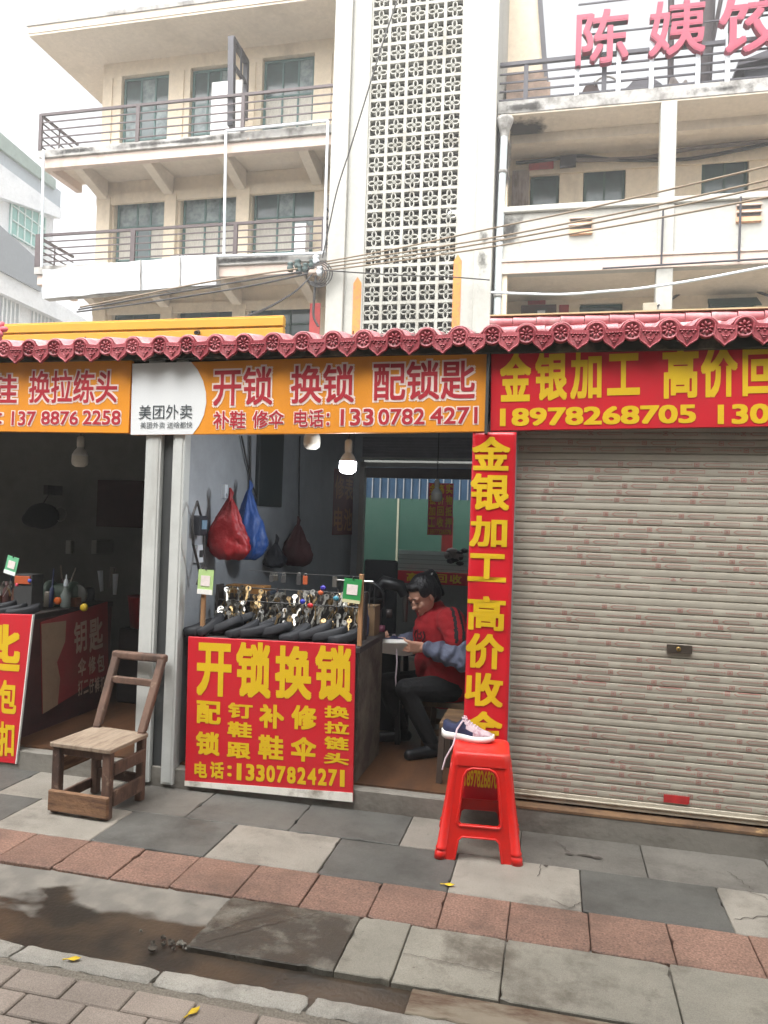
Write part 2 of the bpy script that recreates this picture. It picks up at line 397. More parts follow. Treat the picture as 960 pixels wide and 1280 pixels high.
# gutter bed with a wet, muddy part
gt = MB(); nx, ny = 120, 14
for j in range(ny+1):
    for i in range(nx+1):
        x = -6 + 9.5*i/nx; y = 2.18 + .56*j/ny
        gt.v.append(Vector((x, y, -.021 + .004*noise.noise(Vector((x*6,y*6,0))) + .009*max(0,(y-2.5)/.22))))
for j in range(ny):
    for i in range(nx): gt.f.append([j*(nx+1)+i, j*(nx+1)+i+1, (j+1)*(nx+1)+i+1, (j+1)*(nx+1)+i]); gt.m.append(0); gt.s.append(True)
def wet_material():
    m = bpy.data.materials.new('wet_gutter'); m.use_nodes = True; N = m.node_tree.nodes; L = m.node_tree.links; b = N['Principled BSDF']
    tc = N.new('ShaderNodeTexCoord'); sp = N.new('ShaderNodeSeparateXYZ'); L.new(tc.outputs['Object'], sp.inputs[0])
    def nz(sc_, det, st=None):
        mp = N.new('ShaderNodeMapping'); L.new(tc.outputs['Object'], mp.inputs[0])
        if st: mp.inputs['Scale'].default_value = st
        n = N.new('ShaderNodeTexNoise'); n.inputs['Scale'].default_value = sc_; n.inputs['Detail'].default_value = det; L.new(mp.outputs[0], n.inputs[0]); return n.outputs['Fac']
    def mth(op, a, c):
        k = N.new('ShaderNodeMath'); k.operation = op
        for i, q in enumerate((a, c)):
            if isinstance(q, (int, float)): k.inputs[i].default_value = q
            else: L.new(q, k.inputs[i])
        return k.outputs[0]
    lvl = mth('ADD', sp.outputs['Y'], mth('MULTIPLY', mth('SUBTRACT', nz(4.2, 12, (1,1.6,1)), .5), .62))
    rp = N.new('ShaderNodeValToRGB'); rp.color_ramp.elements[0].position = .0; rp.color_ramp.elements[1].position = 1
    mask = mth('MULTIPLY', mth('SUBTRACT', 2.57, lvl), 13); k = N.new('ShaderNodeClamp'); L.new(mask, k.inputs[0]); mask = k.outputs[0]
    def ramp(src, c1, c2, p1=.4, p2=.62):
        r = N.new('ShaderNodeValToRGB'); r.color_ramp.elements[0].position = p1; r.color_ramp.elements[1].position = p2
        r.color_ramp.elements[0].color = lin(c1); r.color_ramp.elements[1].color = lin(c2); L.new(src, r.inputs[0]); return r.outputs[0]
    dry = ramp(nz(9, 8), (108,104,97), (126,121,112)); wet = ramp(nz(5, 6), (46,41,35), (72,59,46))
    mx = N.new('ShaderNodeMix'); mx.data_type = 'RGBA'; L.new(mask, mx.inputs[0]); L.new(dry, mx.inputs[6]); L.new(wet, mx.inputs[7]); L.new(mx.outputs[2], b.inputs['Base Color'])
    L.new(mth('SUBTRACT', .85, mth('MULTIPLY', mask, .46)), b.inputs['Roughness'])
    bp = N.new('ShaderNodeBump'); bp.inputs['Strength'].default_value = .35; bp.inputs['Distance'].default_value = .006
    L.new(nz(60, 5), bp.inputs['Height']); L.new(bp.outputs[0], b.inputs['Normal'])
    return m
gt.build('gutter', wet_material(), kind='structure')
# rubble at the broken slab corner
rb = MB()
for i in range(13):
    x = random.gauss(-1.22,.07); y = random.gauss(2.375,.022); s = random.uniform(.005,.014)
    rb.ell((x,y,-.012+s*.3), s*random.uniform(.8,1.6), s, s*.6, random.randint(0,1), 6, 4, Matrix.Rotation(random.uniform(0,3),3,'Z'))
for i in range(len(rb.s)): rb.s[i] = False
for v_ in rb.v: v_ += Vector((random.uniform(-1,1),random.uniform(-1,1),random.uniform(-1,1)))*.004
rb.build('rubble', [mat('rubble_dark', (74,68,60), .9, .3, 20), M_slab], kind='stuff')

# kerb stones
kb = MB()
def rough(mb, x0, x1, y0, y1, z0, z1, n, m_, amp, mi=0):
    b = len(mb.v)
    for j in range(m_+1):
        for i in range(n+1):
            e = (i in (0,n)) or (j in (0,m_)); x = x0+(x1-x0)*i/n; y = y0+(y1-y0)*j/m_; q = Vector((x*22,y*22,x0))
            mb.v.append(Vector((x+amp*noise.noise(q)*(2.2 if e else .5), y+amp*noise.noise(q+Vector((9,0,0)))*(1.6 if e else .5), (z1-(.012 if e else 0)) + amp*noise.noise(q+Vector((0,7,0))))))
    for j in range(m_):
        for i in range(n): mb.f.append([b+j*(n+1)+i, b+j*(n+1)+i+1, b+(j+1)*(n+1)+i+1, b+(j+1)*(n+1)+i]); mb.m.append(mi); mb.s.append(True)
    ring = [b+i for i in range(n+1)] + [b+j*(n+1)+n for j in range(1,m_+1)] + [b+m_*(n+1)+i for i in range(n-1,-1,-1)] + [b+j*(n+1) for j in range(m_-1,0,-1)]
    c = len(mb.v)
    for k in ring: mb.v.append(Vector((mb.v[k].x, mb.v[k].y, z0)))
    for i in range(len(ring)): mb.f.append([ring[(i+1)%len(ring)], ring[i], c+i, c+(i+1)%len(ring)][::-1]); mb.m.append(mi); mb.s.append(False)
x = -6.24
while x < 3.4:
    rough(kb, x+.006, x+.499, 2.147, 2.224, -.1, .004, 34, 6, .0055); x += .505
kb.build('kerb', M_kerb, kind='structure')
mo = MB().box(-6.5, 3.5, -3, 2.16, -.1, -.009)
mo.build('road_bed', M_mortar, kind='structure')
pv = MB()
for r in range(36):
    y1 = 2.104 - r*.1035; y0 = y1 - .0985; ox = -.091 + (.101 if r % 2 == 0 else 0)
    for i in range(-30, 16):
        a = ox + i*.2025; b = a + .1965; z = random.uniform(-.003,.002); k = 0
        pv.box(a, b, y0+random.uniform(0,.001), y1, -.05, z, k)
pv.build('street_paving', M_paver, bev=.004, kind='structure')
rd = MB().add([(-60,-60,-.03),(60,-60,-.03),(60,2.0,-.03),(-60,2.0,-.03)], [(0,1,2,3)])
rd.build('road', mat('street_asphalt', (120,116,110), .9, .2, 3), kind='structure')

def leaf(px, py, z, rz, label, c):
    p = atZ(px, py, z); m = MB()
    pts = [(-.022,0,.003),(-.012,.009,.001),(.004,.012,.004),(.018,.005,.002),(.024,0,.006),(.016,-.006,.003),(.002,-.010,.001),(-.013,-.007,.004)]
    m.add([(0,0,0)] + pts, [(0,i+1,(i+1)%8+1) for i in range(8)], 0, True); m.tube([(-.022,0,.003),(-.034,.002,.001)], .0012, 5)
    m.xf(Matrix.Translation(p + Vector((0,0,.002))) @ Matrix.Rotation(rz, 4, 'Z'))
    o = m.build('fallen_leaf', mat('yellow_leaf', (214,180,40), .6, .2, 40)); o['label'] = label; o['category'] = 'leaf'; o['group'] = 'yellow leaves on the ground'
    so_ = o.modifiers.new('t', 'SOLIDIFY'); so_.thickness = .001
leaf(92, 1200, .008, .4, 'yellow leaf lying on the pale kerb stone', 0)
leaf(242, 1266, .003, 1.2, 'yellow leaf lying on the street paving bricks', 0)
leaf(561, 1107, .003, .1, 'small yellowish leaf on the dark slab before the red plastic stool', 0)

# ================================================================ shop block with the stalls
YF = 3.70
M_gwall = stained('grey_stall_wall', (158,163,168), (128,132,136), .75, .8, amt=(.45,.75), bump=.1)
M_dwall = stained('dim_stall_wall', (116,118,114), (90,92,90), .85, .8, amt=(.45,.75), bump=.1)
M_track = stained('white_track', (192,194,190), (150,146,138), .5, 1.5, (2,2,.3), amt=(.6,.8), bump=.05)
M_chip = stained('chipped_dark_paint', (62,64,64), (190,188,182), .6, 5, (3,3,.9), amt=(.69,.70), bump=.2)
M_floor = stained('brown_floor', (92,62,40), (58,40,28), .5, 2.5, (3,.6,1), amt=(.4,.7), bump=.1)
blk = thing('market_stall_block', 'low block of street stalls with grey inner walls and white shutter tracks', 'stall block', (-1, 5.4, 0))
MB().box(-6.5,3.6,YF,7.3,-.05,.104).build('step_slab', M_step, blk, bev=.006)
MB().box(-6.4,-.36,YF+.06,7.25,.104,.114).build('floor_covering', M_floor, blk)
MB().box(-2.086,-1.954,YF+.05,7.2,.104,2.38).box(-2.088,-2.022,YF+.01,YF+.05,.05,2.385,1).build('partition_wall', [M_gwall, M_chip], blk)
for a, b in ((-2.182,-2.09),(-2.02,-1.95)):
    MB().box(a,b,YF-.02,YF+.045,.02,2.3).box(a+.012,b-.012,YF-.024,YF-.02,.03,2.29).build('shutter_track', M_track, blk, bev=.003)
MB().box(-.40,-.20,YF+.02,7.2,.104,2.38).build('partition_wall', M_gwall, blk)
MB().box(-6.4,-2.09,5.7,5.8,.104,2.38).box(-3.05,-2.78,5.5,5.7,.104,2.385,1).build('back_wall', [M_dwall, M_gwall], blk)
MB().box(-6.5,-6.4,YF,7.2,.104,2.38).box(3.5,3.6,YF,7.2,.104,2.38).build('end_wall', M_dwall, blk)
mb = MB().box(-1.954,-1.87,7.12,7.2,.104,2.38).box(-1.87,-.42,7.12,7.2,2.07,2.38).box(-.42,-.36,7.12,7.2,.104,2.38)
mb.build('back_wall', M_gwall, blk)
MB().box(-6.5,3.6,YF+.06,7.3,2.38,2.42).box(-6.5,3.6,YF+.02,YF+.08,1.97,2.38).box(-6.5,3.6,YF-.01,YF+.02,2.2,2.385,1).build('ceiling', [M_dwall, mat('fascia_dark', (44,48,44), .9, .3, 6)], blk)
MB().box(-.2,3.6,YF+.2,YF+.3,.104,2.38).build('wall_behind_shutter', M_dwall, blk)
# ribbed box of the half-raised back shutter
mb = MB()
for i in range(7): mb.box(-1.86,-.43,7.075+.004*(i%2),7.118,2.09+.028*i,2.09+.028*i+.026)
mb.box(-1.87,-.43,7.06,7.118,2.07,2.088,1)
mb.box(-1.87,-.42,7.03,7.07,1.99,2.035,1)
mb.build('shutter_box', [mat('dull_grey_metal', (112,110,114), .5, .15, 8), mat('light_grey_metal', (150,148,144), .5, .1)], blk)
MB().box(-1.87,-1.82,7.03,7.12,.104,2.04).build('door_jamb', mat('pale_jamb', (150,146,138), .6, .1), blk, bev=.003)
MB().box(-1.82,-.42,7.09,7.12,1.89,1.99).build('door_header', mat('header_brown', (96,86,82), .6, .15), blk)

# ---------------- tiled canopy
M_tile = tone_by_object(stained('red_glazed_tile', (142,48,58), (104,36,44), .5, 9, amt=(.45,.75), bump=.15, c3=(176,104,106), amt3=(.56,.72), sc3=14), .75, (176,92,98))
M_tiletop = stained('faded_red_tile', (190,124,128), (150,84,90), .5, 5, amt=(.5,.75), bump=.15, c3=(204,178,174), amt3=(.54,.68), sc3=4)
YE = 3.60; PITCH = .1592; XC0 = -1.12
def ze(x): return 2.353 + (.0115*(x+1.15) if x > -1.15 else .002*(x+1.15))
can = thing('tiled_canopy', 'red glazed tile canopy with round flower medallions along the eave', 'canopy', (-1, YE, 2.36))
rf = MB(); nxs = 12; i0, i1 = -34, 29; ys = [0,.19,.19,.39,.39,.60]; zs = [0,.038,.03,.076,.068,.115]
n = (i1-i0)*nxs
for yy, zz in zip(ys, zs):
    for i in range(n+1):
        t = (i % nxs)/nxs; x = XC0 + (i0 + i/nxs)*PITCH; d = min(t, 1-t)*PITCH
        h = math.sqrt(max(0, .056**2 - d*d))*.86 if d < .056 else .004*(1+math.cos((d-.056)/(PITCH/2-.056)*math.pi*2-math.pi))*.5
        rf.v.append(Vector((x, YE+yy, ze(x)+.008+zz+h)))
for j in range(len(ys)-1):
    for i in range(n): rf.f.append([j*(n+1)+i, j*(n+1)+i+1, (j+1)*(n+1)+i+1, (j+1)*(n+1)+i]); rf.m.append(0); rf.s.append(True)
o = rf.build('roof_sheet', M_tiletop, can); sm = o.modifiers.new('t','SOLIDIFY'); sm.thickness = .008
MB().box(-6.4,3.6,YE+.03,YE+.1,2.29,2.36).box(-6.4,3.6,YE+.55,YE+.62,2.38,2.5).build('eave_batten', mat('batten_dark', (50,54,46), .9, .3, 5, c2=(110,104,88), thr=(.55,.7)), can)
md = MB().lathe([(0,.004),(.036,.004),(.042,-.003),(.049,-.004),(.053,.002),(.053,.014),(.0,.014)], 28, ax='y')
for k in range(8):
    a = k*math.pi/4; md.ell((math.cos(a)*.022, -.000, math.sin(a)*.022), .013, .005, .0065, 0, 8, 5, Matrix.Rotation(-a,3,'Y'))
md.ell((0,0,0), .006,.006,.006, 0, 8, 5)
dr = MB()
out = [(-.05,.035),(-.052,-.025),(-.045,-.04),(-.015,-.062),(0,-.078),(.015,-.062),(.045,-.04),(.052,-.025),(.05,.035)]
fr0 = (Vector((0,0,0)), Vector((1,0,0)), Vector((0,0,1)), Vector((0,-1,0)))
dr.poly(out, fr0, -.012, 0)
for (a, b), (c, e) in zip(out, out[1:]): dr.tube([(a*.94,-.001,b*.95),(c*.94,-.001,e*.95)], .0042, 6)
for a, b in ((-.026,.008),(.026,.008),(0,.008),(0,-.03)):
    for k in range(3): t = k*2.1+.5; dr.ell((a+.008*math.cos(t),-.002,b+.008*math.sin(t)), .0075,.004,.005, 0, 6, 4)
dr.tube([(-.018,-.002,-.016),(0,-.002,-.05),(.018,-.002,-.016)], .003, 5)
m0 = None; d0 = None
for i in range(-18, 21):
    x = XC0 + i*PITCH
    if m0 is None:
        m0 = md.build('roof_medallion', M_tile, can, local=True); q = m0
        d0 = dr.build('drip_tile', M_tile, can, local=True); q2 = d0
    else:
        q = m0.copy(); COL.objects.link(q); q2 = d0.copy(); COL.objects.link(q2)
    q.location = Vector((x, YE-.004, ze(x)+.002)) - WOFF[can.name]; q.scale = (.9,1,.9); q.rotation_euler = (random.uniform(-.12,.10), random.uniform(-.5,.5), random.uniform(-.10,.10))
    q2.location = Vector((x+PITCH/2, YE-.009, ze(x)-.016)) - WOFF[can.name]; q2.scale = (.94,1,.86); q2.rotation_euler = (random.uniform(-.10,.08), random.uniform(-.08,.08), random.uniform(-.06,.06))
# capping tiles behind the eave on the right part
rg = MB()
for i in range(22):
    x = -.40 + i*.13; rg.tube([(x,YE+.68,2.605),(x+.126,YE+.68,2.605)], [.036,.031], 10).tube([(x+.05,YE+.655,2.545),(x+.176,YE+.655,2.545)], [.031,.036], 10).tube([(x,YE+.63,2.487),(x+.126,YE+.63,2.487)], [.036,.031], 10)
rg.box(-.40,3.4,YE+.66,YE+.74,2.42,2.60).box(-.4,3.4,YE+.65,YE+.74,2.640,2.648,1)
rg.build('ridge_cap', [M_tiletop, mat('pale_batten', (196,180,140), .8, .1)], can)
bs = MB().box(.42,2.6,YE+.9,YE+1.6,2.6,2.66)
o = bs.build('blue_sheet', mat('blue_tarpaulin', (40,110,190), .5, .15)); o['label'] = 'flat blue tarpaulin sheet on the roof behind the right canopy tiles'; o['category'] = 'tarpaulin'
yl = MB()
for i in range(7): yl.box(-9,-2.31,6.0,6.06,2.55+.092*i,2.55+.092*i+.074).box(-9,-2.315,6.018,6.06,2.55+.092*i+.074,2.55+.092*(i+1))
o = yl.build('yellow_cladding', mat('yellow_cladding', (200,146,44), .55, .06, 3), bev=.004); o['label'] = 'yellow ribbed cladding panel standing behind the left canopy tiles'; o['category'] = 'cladding panel'
bw = MB()
for k in range(11):
    a = k*.571; rr = random.uniform(.05,.1); bw.ell((-3.72+rr*math.cos(a)*.9, 4.3+.02*math.sin(k*3), 2.66+rr*.6*math.sin(a)), .045,.02,.022, 0, 7, 5, Matrix.Rotation(-a,3,'Y'))
bw.box(-3.73,-3.71,4.29,4.31,2.5,2.66)
o = bw.build('ribbon_flower', mat('pink_ribbon', (206,100,110), .7, .2, 20)); o['label'] = 'pink ribbon flower tied above the left end of the canopy'; o['category'] = 'ribbon'

# ---------------- sign boards above the stalls
M_or = stained('orange_board', (226,146,40), (210,132,40), .42, 1.6, (1,1,.5), amt=(.45,.75), fine=3, var=.04, bump=.08, bscale=5, c3=(150,98,44), amt3=(.68,.74), sc3=9)
M_wh = mat('white_board', (222,224,224), .45, .03, 2, spec=.4)
M_red = stained('red_board', (196,30,42), (182,40,50), .4, 1.8, (1,1,.5), amt=(.45,.75), fine=3, var=.05, bump=.10, bscale=5, c3=(150,44,46), amt3=(.70,.75), sc3=12)
M_yel = mat('yellow_lettering', (214,176,20), .5, .05)
M_lred = mat('crimson_lettering', (172,38,50), .5, .05)
M_lout = mat('pale_outline', (236,214,204), .5, .05)
M_lblk = mat('charcoal_lettering', (58,66,70), .5, .05)
M_edge = mat('board_edge', (60,60,60), .6, .1)
def outlined(B, mb, st, *a, off=.016):
    B.t(mb, st, *a, off=off, d=.001, mi=1, grow=.048); B.t(mb, st, *a, off=off, d=.0034, mi=0)
YS = 3.665
def board3(bl, br, tl, Y): return Board(atY(*bl, Y), atY(*br, Y), atY(*tl, Y))
# left orange sign
B = board3((-150,537.5), (160.5,541.5), (-157,450), YS)
t = thing('shop_sign', 'orange sign board at the far left with crimson characters and 137 8876 2258', 'sign', B.O, 'sign boards above the stalls')
B.panel(MB(), -.03, 0).build('board', M_or, t, bev=.002)
m = MB(); outlined(B, m, '鞋', -17,468,22,505); outlined(B, m, '换拉练头', 37,463,147,504); outlined(B, m, '：', -6,516,3,530); outlined(B, m, '电话', -75,512,-22,535)
for s_, a in (('137',(15,514,45,532)),('8876',(52,514,98,531)),('2258',(104,513,151,531))): outlined(B, m, s_, *a)
m.build('lettering', [M_lred, M_lout], t)
# middle orange sign with the white end
B = board3((163.5,543.5), (608.5,539.5), (158,455), YS)
t = thing('shop_sign', 'orange sign board over the open stall with a white rounded end and 133 0782 4271', 'sign', B.O, 'sign boards above the stalls')
B.panel(MB(), -.03, 0).build('board', M_or, t, bev=.002)
hh = B.h; pts = [(0,0)] + [B.uv(x, y) for x, y in ((241,542.6),(249,532),(255,519),(258,504),(257.5,490),(254,476),(247,462),(239,453))] + [(0,hh)]
pts[1] = (pts[1][0], 0); pts[-2] = (pts[-2][0], hh)
B2 = MB().poly(pts, B.fr, .0004, .0024); B2.build('white_end', M_wh, t)
m = MB()
for s_, a in (('开锁',(267,459,341,507)),('换锁',(364,456,443,504)),('配锁匙',(467,451,594,500)),('补鞋',(267,514,307,536)),('修伞',(316,513,355,535)),('电话：',(368,512,412,534)),('133',(426,511,467,532)),('0782',(473,511,531,531)),('4271',(538,509,597,530))): outlined(B, m, s_, *a)
for s_, a, of in (('美团外卖',(174,506,241,524),.004),('美团外卖 送啥都快',(176,527.5,241,535.5),-.004)): B.t(m, s_, *a, off=of, d=.005, mi=2)
m.build('lettering', [M_lred, M_lout, M_lblk], t)
# red sign right
B = board3((613,538.5), (1120,530.5), (613,435), YS)
t = thing('shop_sign', 'red sign board above the roller shutter with yellow characters and digits', 'sign', B.O, 'sign boards above the stalls')
B.panel(MB(), -.03, 0).build('board', M_red, t, bev=.002)
m = MB()
for s_, a in (('金',(625,441,664,502)),('银',(669,440,709,501)),('加',(713,439,752,499)),('工',(759,442,800,494)),('高',(828,433,873,498)),('价',(876,432,922,497)),('回',(928,434,972,495)),('收',(980,430,1024,495)),
              ('18978268705',(625,508,870,531)),('130',(897,505,962,530))): B.t(m, s_, *a, off=.032, d=.002)
m.build('lettering', M_yel, t)
MB().box(-.352,-.338,3.64,3.70,1.90,2.35).build('sign_gap_batten', M_edge, blk)

# ---------------- vertical banner, hung between the open stall and the shutter
_bl = atY(576.5,1000,3.672); _br = atY(631.5,1006,3.672); _tl = atY(586,540,3.672); _bl.z = _br.z = .115; _tl.x = _bl.x + .004
B = Board(_bl, _br, _tl)
bn = thing('hanging_banner', 'long red vertical banner with yellow characters beside the roller shutter', 'banner', B.O)
def wave(mb):
    for i, p in enumerate(mb.v):
        q = p - B.O; u, v = q.dot(B.U), q.dot(B.W)
        mb.v[i] = p + B.N*(.004*math.sin(v*7+u*9) + .003*math.sin(v*17+1+u*14) + .004*noise.noise(Vector((u*6,v*5,3))))
    return mb
m = MB(); nu, nv = 10, 90
for j in range(nv+1):
    for i in range(nu+1): m.v.append(B.O + B.U*(B.w*i/nu) + B.W*(B.h*j/nv))
for j in range(nv):
    for i in range(nu): m.f.append([j*(nu+1)+i, j*(nu+1)+i+1, (j+1)*(nu+1)+i+1, (j+1)*(nu+1)+i]); m.m.append(0); m.s.append(True)
o = wave(m).build('cloth', mat('red_banner_cloth', (196,24,38), .36, .05, 3, spec=.5), bn); so_ = o.modifiers.new('t','SOLIDIFY'); so_.thickness = .0015
m = MB()
for s_, a in (('金',(590,546,638,588)),('银',(588,592,637,638)),('加',(587,645,634,684)),('工',(585,692,633,727)),('高',(584,745,632,788)),('价',(582,792,630,836)),('收',(581,841,629,883)),('金',(580,889,628,932))): B.t(m, s_, *a, off=.03, d=.004)
wave(m).build('lettering', M_yel, bn)
m = MB(); B.t(m, '18978268705', 581,963,626,984, off=.02, d=.004); wave(m).build('phone_number', M_yel, bn)

# ---------------- roller shutter
YR = 3.765
sh = thing('roller_shutter', 'closed beige roller shutter with faint red print on its slats', 'shutter', (.7, YR, .13))
PZ = .0687; Z0 = .175; NS = 27
def prof(z):
    t = ((z-Z0) % PZ)/PZ
    if t < .07: return .009 - .008*math.sin(t/.07*math.pi/2)
    if t < .47: return .001 - .0016*math.sin((t-.07)/.40*math.pi)
    if t < .53: return .001 + .0050*math.sin((t-.47)/.06*math.pi)
    return .001 - .0016*math.sin((t-.53)/.47*math.pi) + (.008*((t-.95)/.05) if t > .95 else 0)
m = MB(); zs = []
ts = [0,.035,.07,.14,.27,.40,.47,.50,.53,.62,.75,.88,.95,.975]
for k in range(NS):
    for t in ts: zs.append(Z0 + (k+t)*PZ)
X0, X1 = -.215, 2.9
for z in zs: m.v += [Vector((X0,YR+prof(z),z)), Vector((X1,YR+prof(z),z))]
for i in range(len(zs)-1): m.f.append([2*i,2*i+1,2*i+3,2*i+2]); m.m.append(0); m.s.append(False)
M_shut = stained('beige_shutter', (164,158,145), (138,130,118), .5, 1.6, (.12,1,7), amt=(.52,.78), bump=.04, c3=(178,172,159), amt3=(.55,.75), sc3=2)
o = m.build('slat_curtain', M_shut, sh); so_ = o.modifiers.new('t','SOLIDIFY'); so_.thickness = .001; so_.offset = -1
pr = MB()
def pq(x0, x1, z0, z1): pr.add([(x,YR+prof(z)-.0016,z) for x, z in ((x0,z0),(x1,z0),(x1,z1),(x0,z1))], [(0,1,2,3)])
rp_ = random.Random(3)
for k in range(NS*2):
    zc = Z0 + PZ*(k//2) + PZ*(.27 if k % 2 == 0 else .74) + .010*math.sin(k*.9)*(k % 5 == 0)
    if rp_.random() < .12: continue
    x = -.215 - rp_.uniform(0,.34)
    while x < 1.5:
        if x > -.35:
            q = x
            for c in range(11):                                      # a row of illegible little characters
                wd = .0085; hh_ = rp_.uniform(.005,.0075)
                if q > X0: pq(q, q+wd*.38, zc-hh_/2, zc+hh_/2); pq(q+wd*.5, q+wd*.82, zc-hh_*.4, zc+hh_*.1)
                q += .0115
            q += .004
            if q > X0:
                for a, b, c, e in ((0,.022,.007,.0095),(0,.022,-.0095,-.007),(0,.003,-.007,.007),(.019,.022,-.007,.007),(.006,.016,-.003,.003)): pq(q+a,q+b,zc+c,zc+e)
            q += .038
            if q > X0:
                for a, b, c, e in ((.018,.115,.006,.008),(.018,.115,-.008,-.006),(.113,.115,-.006,.006)): pq(q+a,q+b,zc+c,zc+e)
                pr.add([(q+a,YR+prof(zc+c)-.0016,zc+c) for a, c in ((0,0),(.018,.011),(.018,.008),(.005,0))], [(0,3,2,1)])
                pr.add([(q+a,YR+prof(zc+c)-.0016,zc+c) for a, c in ((0,0),(.018,-.011),(.018,-.008),(.005,0))], [(0,1,2,3)])
        x += .342
pr.build('slat_print', mat('faded_red_print', (158,108,100), .6, .25, 5), sh)
MB().box(X0,X1,YR-.004,YR+.03,.128,Z0).box(X0,X1,YR-.012,YR-.004,.150,.158).build('bottom_bar', stained('shutter_bar', (176,168,152), (130,118,100), .6, 3, amt=(.5,.7)), sh, bev=.002)
p = atY(849,811,YR); MB().box(p.x-.056,p.x+.056,YR-.012,YR-.002,p.z-.020,p.z+.020).lathe([(0,-.016),(.009,-.016),(.011,-.012),(.011,0)], 12, (p.x-.005,YR-.001,p.z), 'y', 1).box(p.x-.007,p.x-.003,YR-.018,YR-.0155,p.z-.006,p.z+.006,2).build('lock_plate', [mat('tarnished_plate', (86,78,70), .4, .2, 20, metal=.5), mat('brass', (170,140,80), .35, .1, metal=.8), M_edge], sh, bev=.001)
p = atY(845,999,YR)
m = MB().poly([(-.055,-.018),(.05,-.018),(.058,-.01),(.058,.018),(-.055,.018)], (p, Vector((1,0,0)), Vector((0,0,1)), Vector((0,-1,0))), .003, .006)
o = m.build('sticker', mat('red_sticker', (170,40,40), .6, .25, 30)); o['label'] = 'small worn red sticker near the bottom of the roller shutter'; o['category'] = 'sticker'
MB().box(-.215,2.9,YF-.002,YF+.1,.104,.116).build('rusty_sill', stained('rusty_sill', (120,92,66), (80,60,44), .8, 4, amt=(.4,.6), c3=(170,140,96), amt3=(.62,.7), sc3=6), sh)
# ---------------- the other side of the street: a terrace of shops and street trees that keep the low sky off the stalls
op = thing('opposite_building', 'plain grey terrace across the street, behind the viewer', 'building', (0,-9,0))
m = MB(); m.box(-26,24,-12,-7.2,0,13); m.build('wall', stained('opposite_wall', (150,146,138), (110,106,100), .9, .5, amt=(.45,.7)), op)
m = MB()
for i in range(14):
    for k in range(4): m.box(-25+i*3.5,-23.2+i*3.5,-7.2,-7.1,.3+3.1*k,2.5+3.1*k)
m.build('window', M_pane, op)
m = MB().box(-26,24,-7.2,-4.9,3.0,3.15); m.build('awning', mat('opposite_awning', (90,96,96), .8, .1), op)
def street_tree(x, y, h, seed, label):
    rr_ = random.Random(seed); t = thing('street_tree', label, 'tree', (x,y,0), 'street trees behind the viewer')
    tr = MB().tube([(x,y,-.1),(x+.05,y,1.6),(x-.05,y+.1,3.2),(x,y,h-.8)], [.16,.13,.11,.05], 9)
    for k in range(7):
        a = k*.9+rr_.random(); tr.tube([(x,y,2.8+.2*k),(x+math.cos(a)*.9,y+math.sin(a)*.9,3.7+.2*k),(x+math.cos(a)*1.7,y+math.sin(a)*1.7,4.3+.22*k)], [.06,.04,.015], 6)
    tr.build('trunk', mat('bark', (92,80,68), .95, .3, 12), t)
    cr = MB()
    for k in range(4200):
        a = rr_.uniform(0,6.283); q = rr_.random()**.5*2.2; zz = rr_.uniform(-1,1); c = Vector((x+q*math.cos(a), y+q*math.sin(a), h-1+1.5*zz*math.sqrt(max(0,1-(q/2.3)**2))))
        u = Vector((rr_.uniform(-1,1),rr_.uniform(-1,1),rr_.uniform(-.5,.5))).normalized()*rr_.uniform(.07,.13); v = u.cross(Vector((rr_.uniform(-1,1),rr_.uniform(-1,1),1))).normalized()*.06
        cr.add([c-u, c+v, c+u, c-v], [(0,1,2,3)])
    cr.build('crown', mat('leaf_green', (66,92,44), .7, .3, 4), t)
street_tree(-3.4, -1.6, 5.4, 3, 'leafy street tree behind the viewer to the left')
street_tree(-.8, -1.0, 6.2, 8, 'leafy street tree just behind the viewer')
street_tree(1.9, -1.7, 5.6, 4, 'leafy street tree behind the viewer to the right')
# ================================================================ in front of and inside the stalls
M_wood = stained('worn_chair_wood', (108,82,68), (68,52,44), .75, 5, (2,2,.8), amt=(.42,.65), bump=.2, bscale=90, c3=(150,128,108), amt3=(.6,.72), sc3=11)
M_seatw = stained('pale_seat_wood', (146,130,112), (112,94,78), .75, 5, (6,1,1), amt=(.42,.65), bump=.2, bscale=60, c3=(92,74,60), amt3=(.66,.74), sc3=9)
M_apron = stained('weathered_board_wood', (136,102,74), (88,62,46), .8, 4, (1.2,1,9), amt=(.4,.62), bump=.4, bscale=60)
ch = thing('wooden_chair', 'small worn wooden chair with a pale seat at the white shutter track', 'chair', (-2.18,3.38,0))
seat = [(-2.355,3.205),(-2.015,3.19),(-1.998,3.50),(-2.325,3.535)]
MB().hexa([(x,y,.318) for x, y in seat], [(x,y,.340) for x, y in seat]).build('seat', M_seatw, ch, bev=.004)
legs = {'fl':(-2.325,3.235),'fr':(-2.045,3.222)}
for x, y in legs.values(): MB().box(x-.021,x+.021,y-.019,y+.021,0,.318).build('leg', M_wood, ch, bev=.004)
tops = ((-2.285,3.645),(-2.005,3.628))
for (x, y), (tx, ty) in zip(((-2.30,3.515),(-2.028,3.488)), tops):
    m = MB(); r = lambda c, z, h=.020: [(c[0]-h,c[1]-.019,z),(c[0]+h,c[1]-.019,z),(c[0]+h,c[1]+.019,z),(c[0]-h,c[1]+.019,z)]
    m.hexa(r((x,y),0), r((x,y),.345)); m.hexa(r((x,y),.345), r((tx,ty),.70)); m.build('leg', M_wood, ch, bev=.005)
